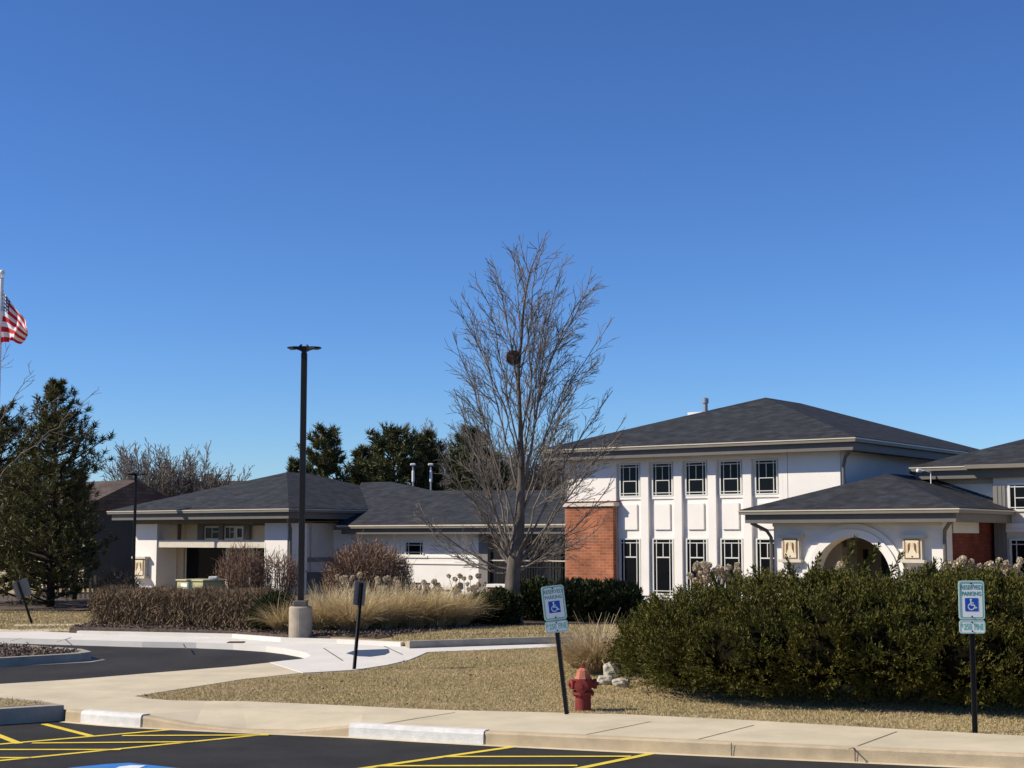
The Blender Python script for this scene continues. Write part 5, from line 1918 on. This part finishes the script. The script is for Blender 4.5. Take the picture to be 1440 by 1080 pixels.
MB().add([(-9.5, 2, 2.6), (-2.6, -1, 3.4), (-2.6, 3.4, 5.4), (-7, 4.5, 5.6), (-9.5, 8, 2.6), (-2.6, 8, 3.4)], [(0, 1, 2, 3), (0, 3, 4), (3, 2, 5, 4)]).build('roof', M['brownroof'], h2)
MB().box(-9.3, -3, 2.2, 7.8, -.3, 3.0).build('wall', M['sidingdark'], h2)
pf = empty('picket_fence', 'weathered pale wooden picket fence between the pine trunks and the clipped hedge', 'fence', Vector((at(112, 848, 57).x, 57, 0)), 0)
mb = MB()
random.seed(3)
for k in range(18):
    x = -1.5 + k * .17
    hh = .85 + random.uniform(-.12, .08)
    mb.box(x - .045, x + .045, 0, .02, -.1, hh)
mb.build('picket', M['oldwood'], pf)
for z in (.25, .65):
    MB().box(-1.55, 1.5, .022, .05, z - .03, z + .03).build('rail', M['oldwood'], pf)


# ------------------------------------------------------------------ ground cover
def scatter_poly(poly, n):
    P_ = np.array(poly, float)
    mn, mx = P_.min(0), P_.max(0)
    X = RNG.uniform(0, 1, (n, 2)) * (mx - mn) + mn
    ins = np.zeros(n, bool)
    j = len(P_) - 1
    for i in range(len(P_)):
        xi, yi, xj, yj = P_[i, 0], P_[i, 1], P_[j, 0], P_[j, 1]
        c_ = ((yi > X[:, 1]) != (yj > X[:, 1])) & (X[:, 0] < (xj - xi) * (X[:, 1] - yi) / (yj - yi + 1e-12) + xi)
        ins ^= c_
        j = i
    return X[ins]


def lawn_cover(name, poly, n, z, L, Wd, mt='lawnblade'):
    X = scatter_poly(poly, n)
    P_ = np.concatenate([X, np.full((len(X), 1), z)], 1)
    D_ = unit(rand_dirs(len(X)) * .9 + np.array([0, 0, .9]))
    D_[:, 2] = np.abs(D_[:, 2])
    V1, F1 = blades(P_, D_, L * RNG.uniform(.5, 1.4, len(X)), Wd)
    o = link(name, mesh_np(name, V1, F1), M[mt])
    return tag(o, kind='stuff')


fl_poly = [(p[0] + .02, p[1] + .05) for p in SWB if p[0] < 10] + [(11, 22), (8, 26), (3, 34.0), (1.05, 33.3), (1.7, 32.85), (-1.62, 31.0), (-1.74, 30.0), (-1.87, 28.96), (-2.2, 27.8), (-2.66, 26.75), (-3.3, 26.22), (-4.33, 25.0)]
lawn_cover('lawn_grass', fl_poly, 560000, -.012, .034, .010)
lawn_cover('lawn_grass', [(-2.1, 32.2), (-.95, 32.8), (1.0, 33.7), (6, 35.8), (6, 39.3), (2.5, 38.45), (.9, 38.35), (-.3, 38.05), (-1.2, 37.15), (-1.97, 35.4), (-2.6, 34.1), (-2.6, 33.2)], 60000, .10, .055, .018)
lawn_cover('lawn_grass', gi_in, 26000, .06, .05, .012)
lawn_cover('lawn_grass', [(-16, 39.6), (-11.0, 37.6), (-11.0, 41), (-13.1, 47.5), (-13.6, 48), (-18, 48.4), (-26, 50), (-26, 43)], 60000, -.01, .06, .022)


def chips(name, poly, n, z, s):
    X = scatter_poly(poly, n)
    P_ = np.concatenate([X, np.full((len(X), 1), z + .008) + RNG.uniform(0, .02, (len(X), 1))], 1)
    D_ = unit(rand_dirs(len(X)) * np.array([1, 1, .5]) + np.array([0, 0, .15]))
    V1, F1 = blades(P_, D_, s * RNG.uniform(.5, 1.5, len(X)), s * .5, True)
    return tag(link(name, mesh_np(name, V1, F1), M['chips']), kind='stuff')


chips('bark_mulch', [(-10.85, 40.9), (-10.7, 37.5), (-6.4, 35.85), (-5.04, 34.5), (-3.7, 34.0), (-2.95, 33.4), (-2.6, 34.2), (-1.97, 35.5), (-1.2, 37.2), (-.3, 38.1), (-.2, 40), (-5, 39)], 26000, .115, .07)
chips('bark_mulch', isl_in[:7] + [isl_in[7]], 26000, .03, .07)
chips('leaf_litter', fl_poly, 420, -.002, .055)
chips('leaf_litter', [(1.9, 22.0), (2.4, 21.25), (3.2, 20.6), (5.3, 19.75), (8, 18.9), (8.4, 19.6), (5.4, 20.6), (3.0, 21.6), (2.0, 23.6), (1.6, 24.4)], 2600, -.002, .05)
